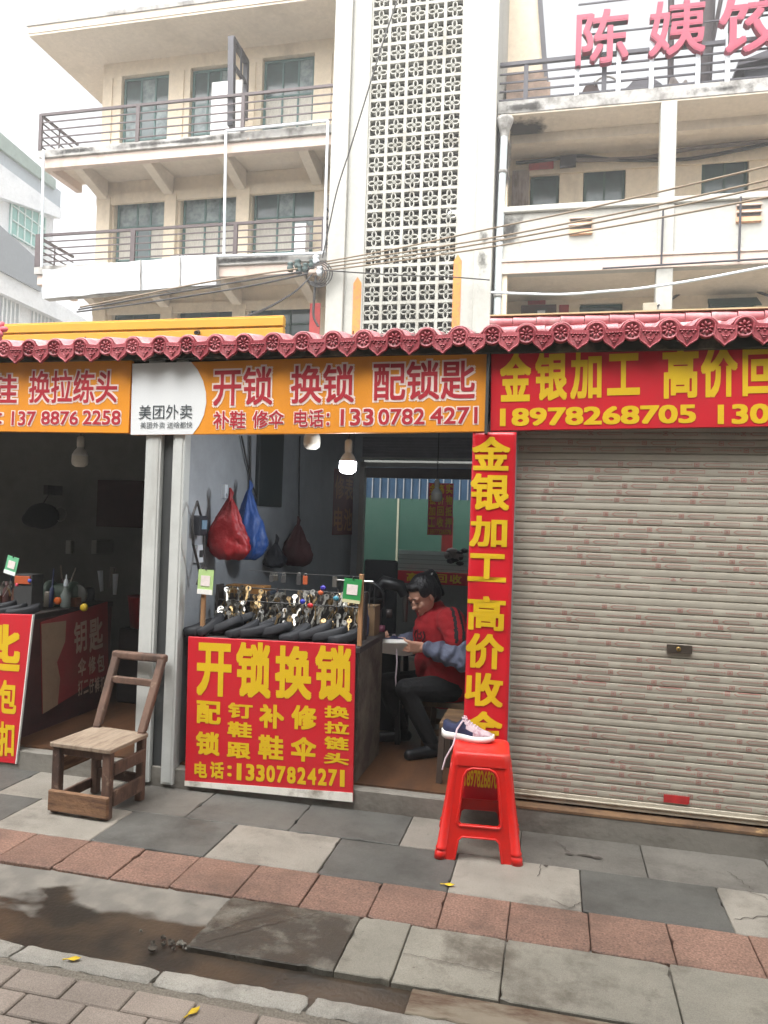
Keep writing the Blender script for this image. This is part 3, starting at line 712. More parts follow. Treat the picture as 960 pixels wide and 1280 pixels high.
def rail_at(z, h, th=.022):
    t = (z-.345)/(.70-.345); a = Vector((-2.30+(tops[0][0]+2.30)*t+.012, 3.515+(tops[0][1]-3.515)*t, z)); b = Vector((-2.028+(tops[1][0]+2.028)*t-.012, 3.488+(tops[1][1]-3.488)*t, z))
    MB().bar(a, b, th, h).build('back_rail', M_wood, ch, bev=.004)
a, b = Vector((tops[0][0]-.022,tops[0][1]+.001,.697)), Vector((tops[1][0]+.022,tops[1][1]+.001,.697)); MB().bar(a, b, .044, .042).build('top_rail', M_wood, ch, bev=.012, seg=3)
rail_at(.575, .036)
MB().bar((-2.345,3.206,.066),(-2.018,3.193,.066),.024,.098).build('front_board', M_apron, ch, bev=.004)
for z, h in ((.095,.075),(.235,.06)):
    MB().bar((-2.022,3.235,z),(-2.006,3.485,z),.018,h).build('side_stretcher', M_wood, ch, bev=.003)
MB().bar((-2.338,3.235,.215),(-2.318,3.51,.215),.018,.07).build('side_stretcher', M_apron, ch, bev=.003)
MB().bar((-2.338,3.235,.055),(-2.318,3.51,.055),.018,.05).build('side_stretcher', M_wood, ch, bev=.003)
MB().bar((-2.30,3.24,.298),(-2.06,3.226,.298),.018,.04).build('seat_apron', M_wood, ch, bev=.003)
MB().bar((-2.28,3.51,.11),(-2.05,3.49,.11),.02,.05).build('back_stretcher', M_wood, ch, bev=.003)

# ---------------- red plastic stool
M_plr = stained('red_plastic', (202,30,22), (178,36,30), .36, 5, amt=(.5,.75), fine=8, var=.05, bump=.06, bscale=30, c3=(196,84,72), amt3=(.68,.76), sc3=11)
M_plr2 = stained('dusty_red_plastic', (202,34,26), (188,80,68), .45, 7, amt=(.52,.75), var=.05, bump=.03)
sc_, sa = Vector((-.303,3.472,0)), R(5)
stl = thing('plastic_stool', 'red plastic stool with arched side openings holding a sneaker', 'stool', sc_)
MS = Matrix.Translation(sc_) @ Matrix.Rotation(sa, 4, 'Z')
ZT = .452
def half(z): return .182 - .060*(z/ZT)            # half width at height z
def side_panel():
    m = MB(); outer = []; n = 10
    zb, zt = 0, ZT-.012
    hw = lambda z: half(z) - .012
    foot = .068
    outer = [(-hw(0),0),(-hw(0)+foot,0),(-hw(.09)+foot+.002,.086),(-hw(.1)+foot+.014,.097),(hw(.1)-foot-.014,.097),(hw(.09)-foot-.002,.086),(hw(0)-foot,0),(hw(0),0),(hw(zt),zt),(-hw(zt),zt)]
    inner = [(-.078,.150),(-.088,.160),(-.086,.175),(-.068,.345),(-.055,.368),(-.035,.378),(.035,.378),(.055,.368),(.068,.345),(.086,.175),(.088,.160),(.078,.150)]
    bm = bmesh.new()
    for loop in (outer, inner):
        vs = [bm.verts.new((x, -(half(z)-.004), z)) for x, z in loop]
        for i in range(len(vs)): bm.edges.new((vs[i], vs[(i+1)%len(vs)]))
    bmesh.ops.triangle_fill(bm, edges=bm.edges[:], use_beauty=True)
    bm.verts.ensure_lookup_table()
    m.add([v.co.copy() for v in bm.verts], [[v.index for v in f.verts] for f in bm.faces]); bm.free()
    b = [(v + Vector((0,.006,0))) for v in m.v]; k = len(m.v); fs = list(m.f)
    m.add(b, [f[::-1] for f in fs])
    for loop, o0 in ((outer,0),(inner,len(outer))):
        L_ = len(loop)
        for i in range(L_): m.f.append([o0+i, o0+(i+1)%L_, k+o0+(i+1)%L_, k+o0+i]); m.m.append(0); m.s.append(False)
    ri = [Vector((x*1.10, -(half(z)-.001), .262+(z-.262)*1.06)) for x, z in inner]; ri.append(ri[0]); m.tube(ri, .006, 8, caps=False)
    ro = [Vector((x*1.0, -(half(z)-.001), z)) for x, z in [(-hw(0)+foot,.004),(-hw(.09)+foot+.002,.084),(-hw(.1)+foot+.016,.098),(hw(.1)-foot-.016,.098),(hw(.09)-foot-.002,.084),(hw(0)-foot,.004)]]; m.tube(ro, .0045, 8)
    return m
for k in range(4): side_panel().xf(MS @ Matrix.Rotation(k*math.pi/2, 4, 'Z')).build('side_panel', M_plr, stl, bev=.001)
for k in range(4):
    m = MB(); sx, sy = ((-1,-1),(1,-1),(1,1),(-1,1))[k]; n = 14; prof_ = [(0,.0),(.0,.004),(.03,.004),(.032,.0),(.036,.0),(.040,.004),(.046,.005),(.05,.001),(.30,.0),(.42,-.002)]
    rings = []
    for z, ex in prof_:
        h_ = half(z) - .018 + ex*.3; r_ = .024 - .006*(z/ZT) + ex*.7
        rings.append([Vector((sx*h_ + r_*math.cos(t), sy*h_ + r_*math.sin(t), z)) for t in [2*math.pi*i/n for i in range(n)]])
    m.add([v for r in rings for v in r], [(i*n+j, i*n+(j+1)%n, (i+1)*n+(j+1)%n, (i+1)*n+j) for i in range(len(rings)-1) for j in range(n)], 0, True)
    m.xf(MS).build('leg', M_plr, stl)
m = MB(); rings = []; n = 48
def rr(h_, rad, z):
    out = []
    for q, (sx, sy) in enumerate(((1,1),(-1,1),(-1,-1),(1,-1))):
        for i in range(n//4):
            t = q*math.pi/2 + (math.pi/2)*i/(n//4-1); out.append(Vector((sx*(h_-rad)+rad*math.cos(t), sy*(h_-rad)+rad*math.sin(t), z)))
    return out
for h_, rad, z in ((.132,.036,.395),(.129,.036,.425),(.127,.035,.442),(.121,.034,.4505),(.112,.03,.4525),(.104,.028,.4515),(.100,.026,.4485),(.02,.012,.4475)): rings.append(rr(h_, rad, z))
m.add([v for r in rings for v in r], [(i*n+j, i*n+(j+1)%n, (i+1)*n+(j+1)%n, (i+1)*n+j) for i in range(len(rings)-1) for j in range(n)] + [tuple((len(rings)-1)*n+j for j in range(n))], 0, True)
m.xf(MS).build('seat', M_plr2, stl)

# ---------------- sneakers
M_navy = mat('navy_knit', (34,40,70), .85, .2, 60, bump=.2, bscale=200); M_pinkk = mat('pink_knit', (178,160,164), .85, .15, 60, bump=.2, bscale=200, c2=(158,124,134), thr=(.5,.6))
M_sole = mat('white_sole', (222,220,214), .6, .06, 20); M_lace = mat('pale_lace', (206,188,196), .8, .1, 30); M_hole = mat('shoe_lining', (32,34,46), .95, .1)
def sneaker(label, M, pale=False, lace=None):
    root = thing('sneaker', label, 'sneaker', M.translation, 'sneakers being mended')
    N = 26; K = 18
    def hw(t): return .030 + .010*math.sin(math.pi*min(1,t*1.15))**.8 + .010*math.exp(-((t-.68)/.18)**2) if t < .999 else .012
    def wid(t):
        e = min(1, math.sqrt(max(0,1-((t-.12)/.12)**2)) if t < .12 else 1); f = math.sqrt(max(.02,1-((t-.80)/.205)**2)) if t > .80 else 1
        return hw(min(t,.8))*max(.35,e)*f
    def top(t):
        pts = [(0,.072),(.06,.086),(.16,.075),(.28,.072),(.38,.094),(.44,.098),(.6,.072),(.78,.052),(.92,.044),(1,.030)]
        for (a, x), (b, y) in zip(pts, pts[1:]):
            if t <= b: return x + (y-x)*(t-a)/(b-a)
        return .03
    spring = lambda t: .012*max(0,(t-.72)/.28)**1.6 + .006*max(0,(.1-t)/.1)
    up = MB()
    for i in range(N+1):
        t = i/N; x = -.12+.24*t; w_ = wid(t); h_ = top(t); zb = .026+spring(t)*.8
        for j in range(K+1):
            a = math.pi*j/K; up.v.append(Vector((x, w_*math.cos(a)*(1-.15*math.sin(a)**2), zb+(h_-zb)*math.sin(a)**.62)))
    for i in range(N):
        for j in range(K):
            t = (i+.5)/N; s_ = abs(j+.5-K/2)/(K/2)
            lin_ = .04 < t < .37 and s_ < .34
            mi = 2 if lin_ else (0 if (t < .44 + .22*(s_-.4) + .1*(s_ > .8)) else 1)
            up.f.append([i*(K+1)+j, i*(K+1)+j+1, (i+1)*(K+1)+j+1, (i+1)*(K+1)+j]); up.m.append(mi); up.s.append(True)
    up.add([up.v[j] for j in range(K+1)], [tuple(range(K+1))]); up.add([up.v[N*(K+1)+j] for j in range(K+1)], [tuple(reversed(range(K+1)))], 1)
    so2 = MB()
    for i in range(N+1):
        t = i/N; x = -.124+.25*t; w_ = wid(t)*1.09+.003; zb = spring(t); th = .030 - .010*max(0,(t-.4)/.6)
        so2.v += [Vector((x,-w_*.94,zb)), Vector((x,-w_,zb+th*.5)), Vector((x,-w_*.97,zb+th+.003)), Vector((x,w_*.97,zb+th+.003)), Vector((x,w_,zb+th*.5)), Vector((x,w_*.94,zb))]
    for i in range(N):
        for j in range(6): so2.f.append([i*6+j, i*6+(j+1)%6, (i+1)*6+(j+1)%6, (i+1)*6+j]); so2.m.append(0); so2.s.append(j not in (2,5))
    so2.add(so2.v[:6], [tuple(range(6))]); so2.add(so2.v[N*6:N*6+6], [tuple(reversed(range(6)))])
    la = MB()
    for k in range(5):
        t = .46+.055*k; x = -.12+.24*t; z = top(t)+.001; q = wid(t)*.42
        la.tube([(x,-q,z-.006),(x+.004,0,z+.003),(x,q,z-.006)], .0026, 6)
    la.tube([(-.018,0,.098),(-.026,-.014,.103),(-.014,-.022,.100),(-.012,0,.099)], .0024, 6); la.tube([(-.018,0,.098),(-.024,.014,.104),(-.012,.02,.100)], .0024, 6)
    st_ = MB()
    st_.add([(-.05,-wid(.3)*1.0-.0015,.03),(.02,-wid(.6)-.001,.030),(-.0,-wid(.5)-.001,.046),(-.035,-wid(.36)-.001,.036)], [(0,1,2,3)]) if not pale else None
    for mb_, nm, mm in ((up,'upper',[M_navy,M_pinkk,M_hole]),(so2,'sole',M_sole),(la,'laces',M_lace)):
        mb_.xf(M).build(nm, mm, root)
    if lace: MB().tube([Vector(p) for p in lace], .0042, 6).build('hanging_lace', M_lace, root)
    return root
p = Vector((-.378,3.56,.4485))
sneaker('navy and pink sneaker with white sole standing on the red plastic stool', Matrix.Translation(p) @ Matrix.Rotation(R(-9), 4, 'Z'),
        lace=[p+Vector((-.02,-.03,.094)), p+Vector((-.045,-.052,.055)), atY(567,930,3.47), atY(557,948,3.46), atY(553,962,3.46)])

# ---------------- front board and counter of the open stall
fb = thing('price_board', 'red board with yellow characters 13307824271 hanging before the open counter', 'sign', (-1.42,3.68,.03))
B = Board((-1.879,3.682,.026),(-.957,3.682,.045),(-1.893,3.690,.812))
B.panel(MB(), -.012, 0).build('board', M_red, fb, bev=.002)
m = MB().poly([(0,0),(B.w,0),(B.w,.046),(0,.026)], B.fr, .0006, .003); m.build('white_margin', stained('dirty_white_margin', (222,218,208), (150,140,126), .6, 6, amt=(.5,.7)), fb)
m = MB(); Z7 = lambda a: tuple(220+v/3.692 if i % 2 == 0 else 680+v/3.692 for i, v in enumerate(a))
for s_, a in (('开',(97,457,257,703)),('锁',(277,452,440,710)),('换',(458,470,628,716)),('锁',(642,467,815,724)),('配',(95,724,208,830)),('锁',(92,866,203,974)),('钉',(240,734,355,804)),('鞋',(238,821,352,893)),('跟',(235,916,345,989)),
              ('补',(385,740,500,851)),('鞋',(380,882,497,996)),('修',(533,744,650,857)),('伞',(530,891,648,1004)),('换',(685,748,800,804)),('拉',(685,820,800,877)),('链',(685,890,798,949)),('头',(683,964,798,1017)),
              ('电',(86,1004,145,1078)),('话',(158,1004,222,1082)),('：',(238,1022,258,1072))): B.t(m, s_, *Z7(a), off=.035, d=.002)
n_ = '13307824271'
for i, c in enumerate(n_):
    x = 275+i*47.6; y = 1012+i*3.0; B.t(m, c, *Z7((x + (6 if c == '1' else 0), y, x+40 - (12 if c == '1' else 0), y+78)), off=.035, d=.002)
m.build('lettering', M_yel, fb)
M_cdark = mat('dark_counter', (46,40,38), .7, .25, 5)
ct = thing('counter', 'dark wooden counter behind the red hanging board of the open stall', 'counter', (-1.42,3.95,.114))
MB().box(-1.90,-.955,3.72,4.30,.78,.815).build('top', M_cdark, ct, bev=.004)
MB().box(-1.88,-.975,3.73,3.76,.114,.78).build('front_panel', M_cdark, ct)
MB().box(-.99,-.965,3.76,4.28,.114,.78).build('side_panel', stained('counter_side', (110,100,88), (70,60,52), .8, 4, amt=(.4,.6)), ct)
for x, zt, wd in ((-1.846,1.10,.022),(-.968,1.185,.022)):
    o = MB().box(x-wd/2,x+wd/2,3.745,3.765,.815,zt).build('wooden_stick', mat('stick_wood', (150,112,76), .8, .2, 20, stretch=(3,3,.4)), bev=.002)
    o['label'] = 'upright wooden stick at the %s of the counter, holding a card' % ('wall end' if x < -1.5 else 'doorway end'); o['category'] = 'stick'; o['group'] = 'sticks on the counter'
def card(label, px, Y, tilt, cols, parentless=True):
    x0, y0, x1, y1 = px; c = atY((x0+x1)/2, (y0+y1)/2, Y); w_ = (x1-x0)/252*Y/3.7; h_ = (y1-y0)/252*Y/3.7
    t = thing('hanging_card', label, 'card', c, 'payment cards on the counters'); M_ = Matrix.Translation(c) @ Matrix.Rotation(R(tilt), 4, 'Y')
    MB().box(-w_/2,w_/2,-.002,.002,-h_/2,h_/2).xf(M_).build('card', mat('card_'+cols[0], cols[1], .5, .04), t)
    MB().box(-w_*.30,w_*.30,-.0045,-.0022,-h_*.16,h_*.26).box(-w_/2,w_/2,-.0045,-.0022,-h_*.5,-h_*.5+h_*cols[3],1).xf(M_).build('panel', [mat('card_patch', (226,214,210), .5, .12, 30), mat('card_foot'+cols[0], cols[2], .5, .05)], t)
    MB().tube([(0,-.004,h_/2-.004),(0,-.006,h_/2+.012)], .003, 6).xf(M_).build('clip', M_edge, t)
card('pale green card with a pink square clipped to the left counter stick', (246,711,268,744), 3.735, 2, ('lime',(176,206,136),(232,230,224),.2))
card('bright green card with a white square on the right counter stick', (428.5,723,452,754), 3.735, 4, ('green',(46,140,76),(206,200,160),.13))
card('tilted green card hanging over the keys of the left stall', (5,694,24,720), 3.76, 13, ('mint',(108,182,138),(226,230,226),.2))

# black heel pads in a row on the counter edge
M_pad = mat('black_rubber', (24,26,31), .72, .2, 25, bump=.15, bscale=120)
def pad():
    m = MB(); rings = []
    pts = [(-.092,.030),(-.078,.040),(-.03,.043),(.02,.040),(.065,.035),(.088,.024),(.097,.010)]
    outl = [(x, w_) for x, w_ in pts] + [(x, -w_) for x, w_ in reversed(pts)]
    for z, s_ in ((0,.92),(.009,1),(.028,1),(.036,.92)): rings.append([Vector((x*s_, y*s_, z + .010*max(0,(x+.02)/.1)**2)) for x, y in outl])
    n = len(outl)
    m.add([v for r in rings for v in r], [(i*n+j, i*n+(j+1)%n, (i+1)*n+(j+1)%n, (i+1)*n+j) for i in range(3) for j in range(n)] + [tuple(3*n+j for j in range(n)), tuple(reversed(range(n)))], 0, True)
    return m
p0_ = None
for i, (px, py, rz, rx, up_) in enumerate(((252,787,70,-8,0),(266,782,32,-28,.018),(285,783,40,-24,.016),(306,786,25,-14,.006),(322,788,12,-10,.004),(346,786,18,-16,.01),(372,788,30,-12,.004),(394,786,24,-18,.012),(414,787,20,-14,.008),(433,789,8,-8,.004),(300,776,30,-20,.03),(338,777,22,-18,.03),(405,776,15,-20,.03))):
    c = atY(px, py, 3.80 if i < 10 else 3.90); c.z = .818 + up_
    if p0_ is None: q = p0_ = pad().build('shoe_sole', M_pad, local=True)
    else: q = p0_.copy(); COL.objects.link(q)
    q.location = c; q.scale = (1.0,1.25,1.3); q.rotation_euler = (R(rx*.8), R(rx*.9), R(rz+38*math.sin(i*2.3))); q['label'] = 'black rubber shoe sole in the row along the open counter'; q['category'] = 'shoe sole'; q['group'] = 'black soles on the counter'
# key display
kr = thing('key_rack', 'dark key rack with metal rods behind the soles on the open counter', 'key rack', (-1.42,4.02,.815))
MB().box(-1.84,-1.02,4.03,4.05,.815,1.02).build('back_panel', M_cdark, kr)
for z, y in ((1.06,3.985),(.99,3.94)): MB().tube([(-1.85,y,z),(-1.0,y,z)], .004, 6).build('rod', mat('dull_steel', (80,80,80), .5, .1, metal=.8), kr)
for x in (-1.85,-1.0): MB().box(x-.008,x+.008,3.93,4.0,.815,1.075).build('upright', M_cdark, kr)
def key():
    m = MB(); O_ = (Vector((0,0,0)), Vector((1,0,0)), Vector((0,0,1)), Vector((0,-1,0)))
    m.poly([(.011*math.cos(t),.010*math.sin(t)) for t in [i*math.pi/5 for i in range(10)]], O_, -.001, .001)
    m.poly([(-.0035,-.008),(-.0035,-.040),(0,-.044),(.0035,-.040),(.005,-.034),(.003,-.030),(.005,-.024),(.003,-.018),(.0035,-.008)], O_, -.001, .001)
    m.poly([(.004*math.cos(t),.004+.003*math.sin(t)) for t in [i*math.pi/4 for i in range(8)]], O_, .0011, .0016, 1)
    return m
KM = [mat('nickel', (176,174,168), .35, .1, metal=.9), mat('brass_key', (158,134,96), .35, .15, metal=.9), mat('grey_key', (120,118,112), .35, .1, metal=.9)]
kproto = []
for mm in KM: kproto.append(None)
rk = random.Random(11)
def put_key(c, s_, label, grp, k=None):
    k = rk.choice([0,0,1,1,2,2]) if k is None else k
    if kproto[k] is None: q = kproto[k] = key().build('key_blank', [KM[k], M_edge], local=True)
    else: q = kproto[k].copy(); COL.objects.link(q)
    q.location = c; q.rotation_euler = (rk.uniform(-.6,.3), rk.uniform(-.35,.35), rk.uniform(-1.2,1.2)); q.scale = (s_,)*3
    q['label'] = label; q['category'] = 'key'; q['group'] = grp
for i in range(240):
    r_ = i % 3; x = -1.83 + .81*rk.random(); z = (1.055, .985, .935)[r_] - rk.uniform(0,.05) + .03*noise.noise(Vector((x*5,r_,0))); y = (3.985, 3.94, 3.90)[r_] - rk.uniform(.0,.03)
    put_key(Vector((x,y,z)), rk.uniform(1.1,1.75), 'loose metal key hanging among many on the open counter rack', 'keys on the open counter rack')
for i, (px, py, cc) in enumerate(((388,757,(200,40,44)),(378,752,(50,60,170)),(401,741,(190,90,50)),(404,735,(60,50,150)),(420,748,(60,130,150)))):
    c = atY(px, py, 3.9); m = MB().ell(c, .017,.008,.014).box(c.x-.004,c.x+.004,c.y-.001,c.y+.001,c.z-.045,c.z-.01,1)
    o = m.build('coloured_key', [mat('keyhead%d' % i, cc, .4, .1), KM[0]]); o['label'] = ('red headed','royal blue headed','orange headed','purple headed','turquoise headed')[i] + ' key among the keys of the open counter'; o['category'] = 'key'
c = atY(377,774,3.85); o = MB().box(c.x-.075,c.x+.075,c.y-.012,c.y+.012,.842,.852).build('blue_tool', mat('blue_plastic', (50,52,150), .4, .1), bev=.003); o['label'] = 'long blue handled tool lying on the soles'; o['category'] = 'tool'
c = atY(395,772,3.86); o = MB().bar((c.x-.02,c.y,.856),(c.x+.1,c.y-.02,.846),.02,.006).build('white_strip', M_sole); o['label'] = 'narrow white strip lying over the black soles'; o['category'] = 'strip'
o = MB().tube([(-1.60,3.78,1.175),(-1.3,3.78,1.168),(-.97,3.76,1.172)], .0013, 5).build('hanging_wire', M_edge); o['label'] = 'thin taut wire over the counter carrying padlocks'; o['category'] = 'wire'
for i, (px, py, h_, mm) in enumerate(((340,716,.06,0),(345,716,.05,2),(355,716,.07,2),(374,716,.085,0),(382,717,.075,1))):
    c = atY(px, py, 3.78); m = MB().tube([c+Vector((-.007,0,-.012)),c+Vector((-.006,0,0)),c+Vector((.006,0,0)),c+Vector((.007,0,-.012))], .002, 6).box(c.x-.012,c.x+.012,c.y-.006,c.y+.006,c.z-.012-h_*.6,c.z-.012,1)
    o = m.build('padlock', [KM[0], (M_edge, mat('copper_lock', (170,84,50), .4, .1), KM[2])[(0,2,0,0,1)[i]]], bev=.002); o['label'] = ('bright small padlock leftmost on the thin wire','narrow grey padlock second on the thin wire','black padlock third on the thin wire','tall black padlock with a shiny shackle on the wire','copper coloured padlock at the end of the wire')[i]; o['category'] = 'padlock'
c = atY(303,741,4.12); o = MB().box(c.x-.10,c.x+.14,4.1,4.22,.815,1.06).build('cardboard_box', mat('brown_card', (150,106,56), .8, .1), bev=.003); o['label'] = 'brown cardboard box behind the keys on the counter'; o['category'] = 'box'
bkt = thing('wire_tray', 'black wire tray with a bright rod on the counter right end', 'tray', (-1.08,4.15,.815))
MB().box(-1.2,-.98,4.12,4.25,.815,.98).build('tray', mat('tray_tan', (120,96,70), .7, .2, 9), bkt); MB().tube([(-1.21,4.1,1.12),(-.99,4.1,1.12)], .007, 8).box(-1.225,-1.2,4.09,4.11,1.08,1.14).build('rod', KM[0], bkt)
m = MB()
for k in range(9): m.bar((-1.2+.027*k,4.112,.97),(-1.2+.027*k,4.112,1.12),.003,.003)
m.build('wires', M_edge, bkt)

# ---------------- things hung on the left inner wall of the open stall
XWL = -1.954
def bag(name, label, px, py, wpx_, hpx, depth, mats_, seed, tail=None, X=XWL, lump=1.0, extra=None):
    """a filled carrier bag hanging from a hook: knotted top, slack shoulders, lumpy belly with folds"""
    t = atX(px, py, X+depth*.6); d_ = (t-CAM).length; Wd = wpx_/FOC*d_*.5/ .45*.86; H_ = hpx/FOC*d_*.9
    m = MB(); n, k = 22, 16
    n, k = 44, 30
    for j in range(k+1):
        v = j/k; r_ = (.09 + .55*min(1,(v/.42))**.85 + .36*max(0,min(1,(v-.35)/.4))**1.2) * (1 - .42*max(0,(v-.84)/.16)**2)
        for i in range(n):
            a = 2*math.pi*i/n; q_ = Vector((math.cos(a)*1.7, math.sin(a)*1.7+seed*3, v*2.6))
            f_ = 1 + .34*noise.noise(q_)*lump*min(1,v*2.2) + .26*(.3-abs(noise.noise(q_*2.4+Vector((0,0,seed)))))*min(1,v*1.6) + .12*(.3-abs(noise.noise(q_*5.5+Vector((0,seed,0))))) + (.13*math.sin(a*6+seed+2.5*v)+.07*math.sin(a*11+seed*2-4*v))*(1-.75*v)
            m.v.append(t + Vector((depth*.55*r_*f_*math.cos(a), Wd*.5*r_*f_*math.sin(a) + Wd*(.22*max(0,v-.35)*math.sin(seed*1.3)+.05*math.sin(v*9+seed)), -H_*v + .03*H_*noise.noise(q_*1.5)*v)))
    for j in range(k):
        for i in range(n): m.f.append([j*n+i, j*n+(i+1)%n, (j+1)*n+(i+1)%n, (j+1)*n+i]); m.m.append(0); m.s.append(True)
    m.f.append([k*n+i for i in range(n)]); m.m.append(0); m.s.append(True)
    for q in (-1,1): m.tube([t+Vector((0,0,-.02)), t+Vector((.01,q*.016,.03)), t+Vector((.0,q*.004,.055))], [.012,.008,.004], 6)
    b = m.build(name, mats_); b['label'] = label; b['category'] = 'bag'; b['group'] = 'bags hanging on the inner wall'
    return b, t
M_rbag = mat('red_plastic_bag', (140,28,34), .46, .25, 5, bump=1.0, bscale=22, spec=.4); M_bbag = mat('blue_plastic_bag', (48,84,150), .46, .25, 5, bump=1.0, bscale=22, spec=.4)
M_mbag = mat('maroon_cloth_bag', (66,30,34), .8, .2, 8, bump=.3, bscale=18); M_kbag = mat('black_cloth_bag', (34,36,44), .7, .2, 8, bump=.3, bscale=18)
bag('plastic_bag', 'shiny red plastic bag nearest the doorway on the grey inner wall', 287, 622, 30, 84, .22, M_rbag, 1)
bag('plastic_bag', 'blue plastic bag hanging behind the red one on the grey inner wall', 312, 612, 32, 95, .20, M_bbag, 4)
bag('cloth_bag', 'maroon cloth bag farther along the inner wall', 372, 655, 30, 58, .2, M_mbag, 7)
bag('cloth_bag', 'small black bag hanging beside the maroon cloth bag', 345, 678, 22, 34, .14, M_kbag, 9)
for px, py, lab in ((279,614,'white hook above the red plastic bag'),):
    c = atX(px, py, XWL); o = MB().box(XWL,XWL+.02,c.y-.02,c.y+.02,c.z-.04,c.z+.04).tube([c+Vector((.02,0,-.01)),c+Vector((.05,0,-.04)),c+Vector((.06,0,-.01))], .006, 6).build('wall_hook', M_pipew); o['label'] = lab; o['category'] = 'hook'
c = atX(287, 612, XWL)
# dark board and cords
a_, b_ = atX(320,560,XWL), atX(350,560,XWL); o = MB().box(XWL,XWL+.03,a_.y,b_.y,1.54,2.37).build('wall_panel', mat('dark_wall_panel', (40,46,48), .5, .2, 3), bev=.004); o['label'] = 'tall dark panel high on the grey inner wall'; o['category'] = 'panel'
o = cable_ = MB().tube([(XWL+.02,atX(309,y,XWL).y,atX(309,y,XWL).z) for y in (545,580,612)], .008, 6).build('suspension_cable', M_wire); o['label'] = 'dark cord holding up the blue bag'; o['category'] = 'cord'
o = MB().tube([atX(302,545,XWL+.02),atX(308,575,XWL+.02),atX(316,608,XWL+.02),atX(325,632,XWL+.02)], .006, 6).build('suspension_cable', M_wire); o['label'] = 'slanting dark strap beside the blue bag'; o['category'] = 'cord'
o = MB().tube([atX(375,545,XWL+.02),atX(374,600,XWL+.02),atX(374,656,XWL+.02)], .005, 6).build('suspension_cable', M_wire); o['label'] = 'thin cord from the ceiling to the maroon bag'; o['category'] = 'cord'
# controller and socket
cn = thing('charger_box', 'small black charger box with a pale screen on the wall by the white track', 'charger', atX(254,655,XWL))
c = atX(253,657,XWL+.05); MB().box(XWL+.005,XWL+.06,c.y-.045,c.y+.045,c.z-.055,c.z+.055).build('case', M_kbag, cn, bev=.006)
MB().box(XWL+.061,XWL+.064,c.y-.03,c.y+.03,c.z-.02,c.z+.03).build('screen', mat('charger_screen', (110,140,160), .3, .2, 20), cn)
m = MB(); m.tube([c+Vector((.0,-.02,.05)),c+Vector((.01,-.09,.13)),c+Vector((.01,-.14,.05)),c+Vector((.01,-.12,-.10)),c+Vector((.01,-.05,-.22)),c+Vector((.01,-.02,-.30))], .007, 6).tube([c+Vector((.0,.02,-.05)),c+Vector((.02,.0,-.2)),c+Vector((.01,-.06,-.32))], .006, 6); m.build('cord', M_wire, cn)
c = atX(247,692,XWL); o = MB().box(XWL,XWL+.02,c.y-.05,c.y+.05,c.z-.05,c.z+.05).box(XWL+.021,XWL+.024,c.y-.02,c.y+.02,c.z-.02,c.z+.02,1).build('wall_socket', [M_pipew, M_edge], bev=.003); o['label'] = 'white wall socket below the black charger box'; o['category'] = 'socket'
# red poster with four characters on the far end of the wall
a_, b_ = atX(416,630,XWL), atX(441.5,630,XWL)
ps = thing('wall_poster', 'small old red poster with four orange characters at the wall end', 'poster', (XWL,a_.y,1.35))
Bp = Board((XWL+.004,a_.y,1.33),(XWL+.004,b_.y,1.33),(XWL+.004,a_.y,1.93)); Bp.panel(MB(), -.003, 0).build('sheet', mat('old_red_poster', (112,40,36), .7, .2, 6), ps)
m = MB()
for s_, u, v in (('修',.05,.55),('表',.52,.55),('电',.05,.06),('池',.52,.06)): text(m, s_, Bp.fr, Bp.w*u, Bp.w*(u+.42), Bp.h*v, Bp.h*(v+.36), off=.02, d=.0015)
m.build('lettering', mat('old_orange_ink', (170,104,48), .7, .15, 9), ps)

# ---------------- bulbs
M_lit = mat('lit_bulb', (244,248,255), .4, 0, emit=9); M_unlit = mat('frosted_bulb', (196,192,180), .35, .05); M_neck = mat('bulb_neck', (206,206,202), .4, .05)
def bulb(label, c, lit, L_=.6, lampglow=False):
    t = thing('light_bulb', label, 'light bulb', c, 'bulbs hanging at the shop fronts')
    MB().lathe([(0,-.062),(.026,-.060),(.043,-.048),(.047,-.03),(.046,.004)], 20, c).build('globe', M_lit if lit else M_unlit, t)
    MB().lathe([(.046,.004),(.045,.012),(.030,.04),(.018,.052),(.018,.062)], 20, c).build('collar', M_neck, t)
    MB().lathe([(.018,.06),(.021,.062),(.021,.115),(.012,.125),(0,.125)], 14, c).build('socket', M_unlit, t)
    MB().tube([c+Vector((0,0,.12)),c+Vector((.004,0,.12+L_))], .004, 6).build('cord', M_wire, t)
cl = atY(435,578,3.95); bulb('glowing bulb hanging under the orange sign at the doorway', cl, True)
bulb('unlit white bulb half hidden under the orange sign', atY(390,548,3.95), False, .4)
bulb('unlit bulb hanging in the dark left stall', atY(100,571,3.97), False)
bulb('small unlit bulb on a long cord deep in the doorway', atY(546,618,6.2), False, .8)
pl = bpy.data.lights.new('bulb_light', 'POINT'); pl.energy = 3.0; pl.shadow_soft_size = .05; pl.color = (.92,.96,1); po = bpy.data.objects.new('bulb_light', pl); COL.objects.link(po); po.location = cl + Vector((0,0,-.12))

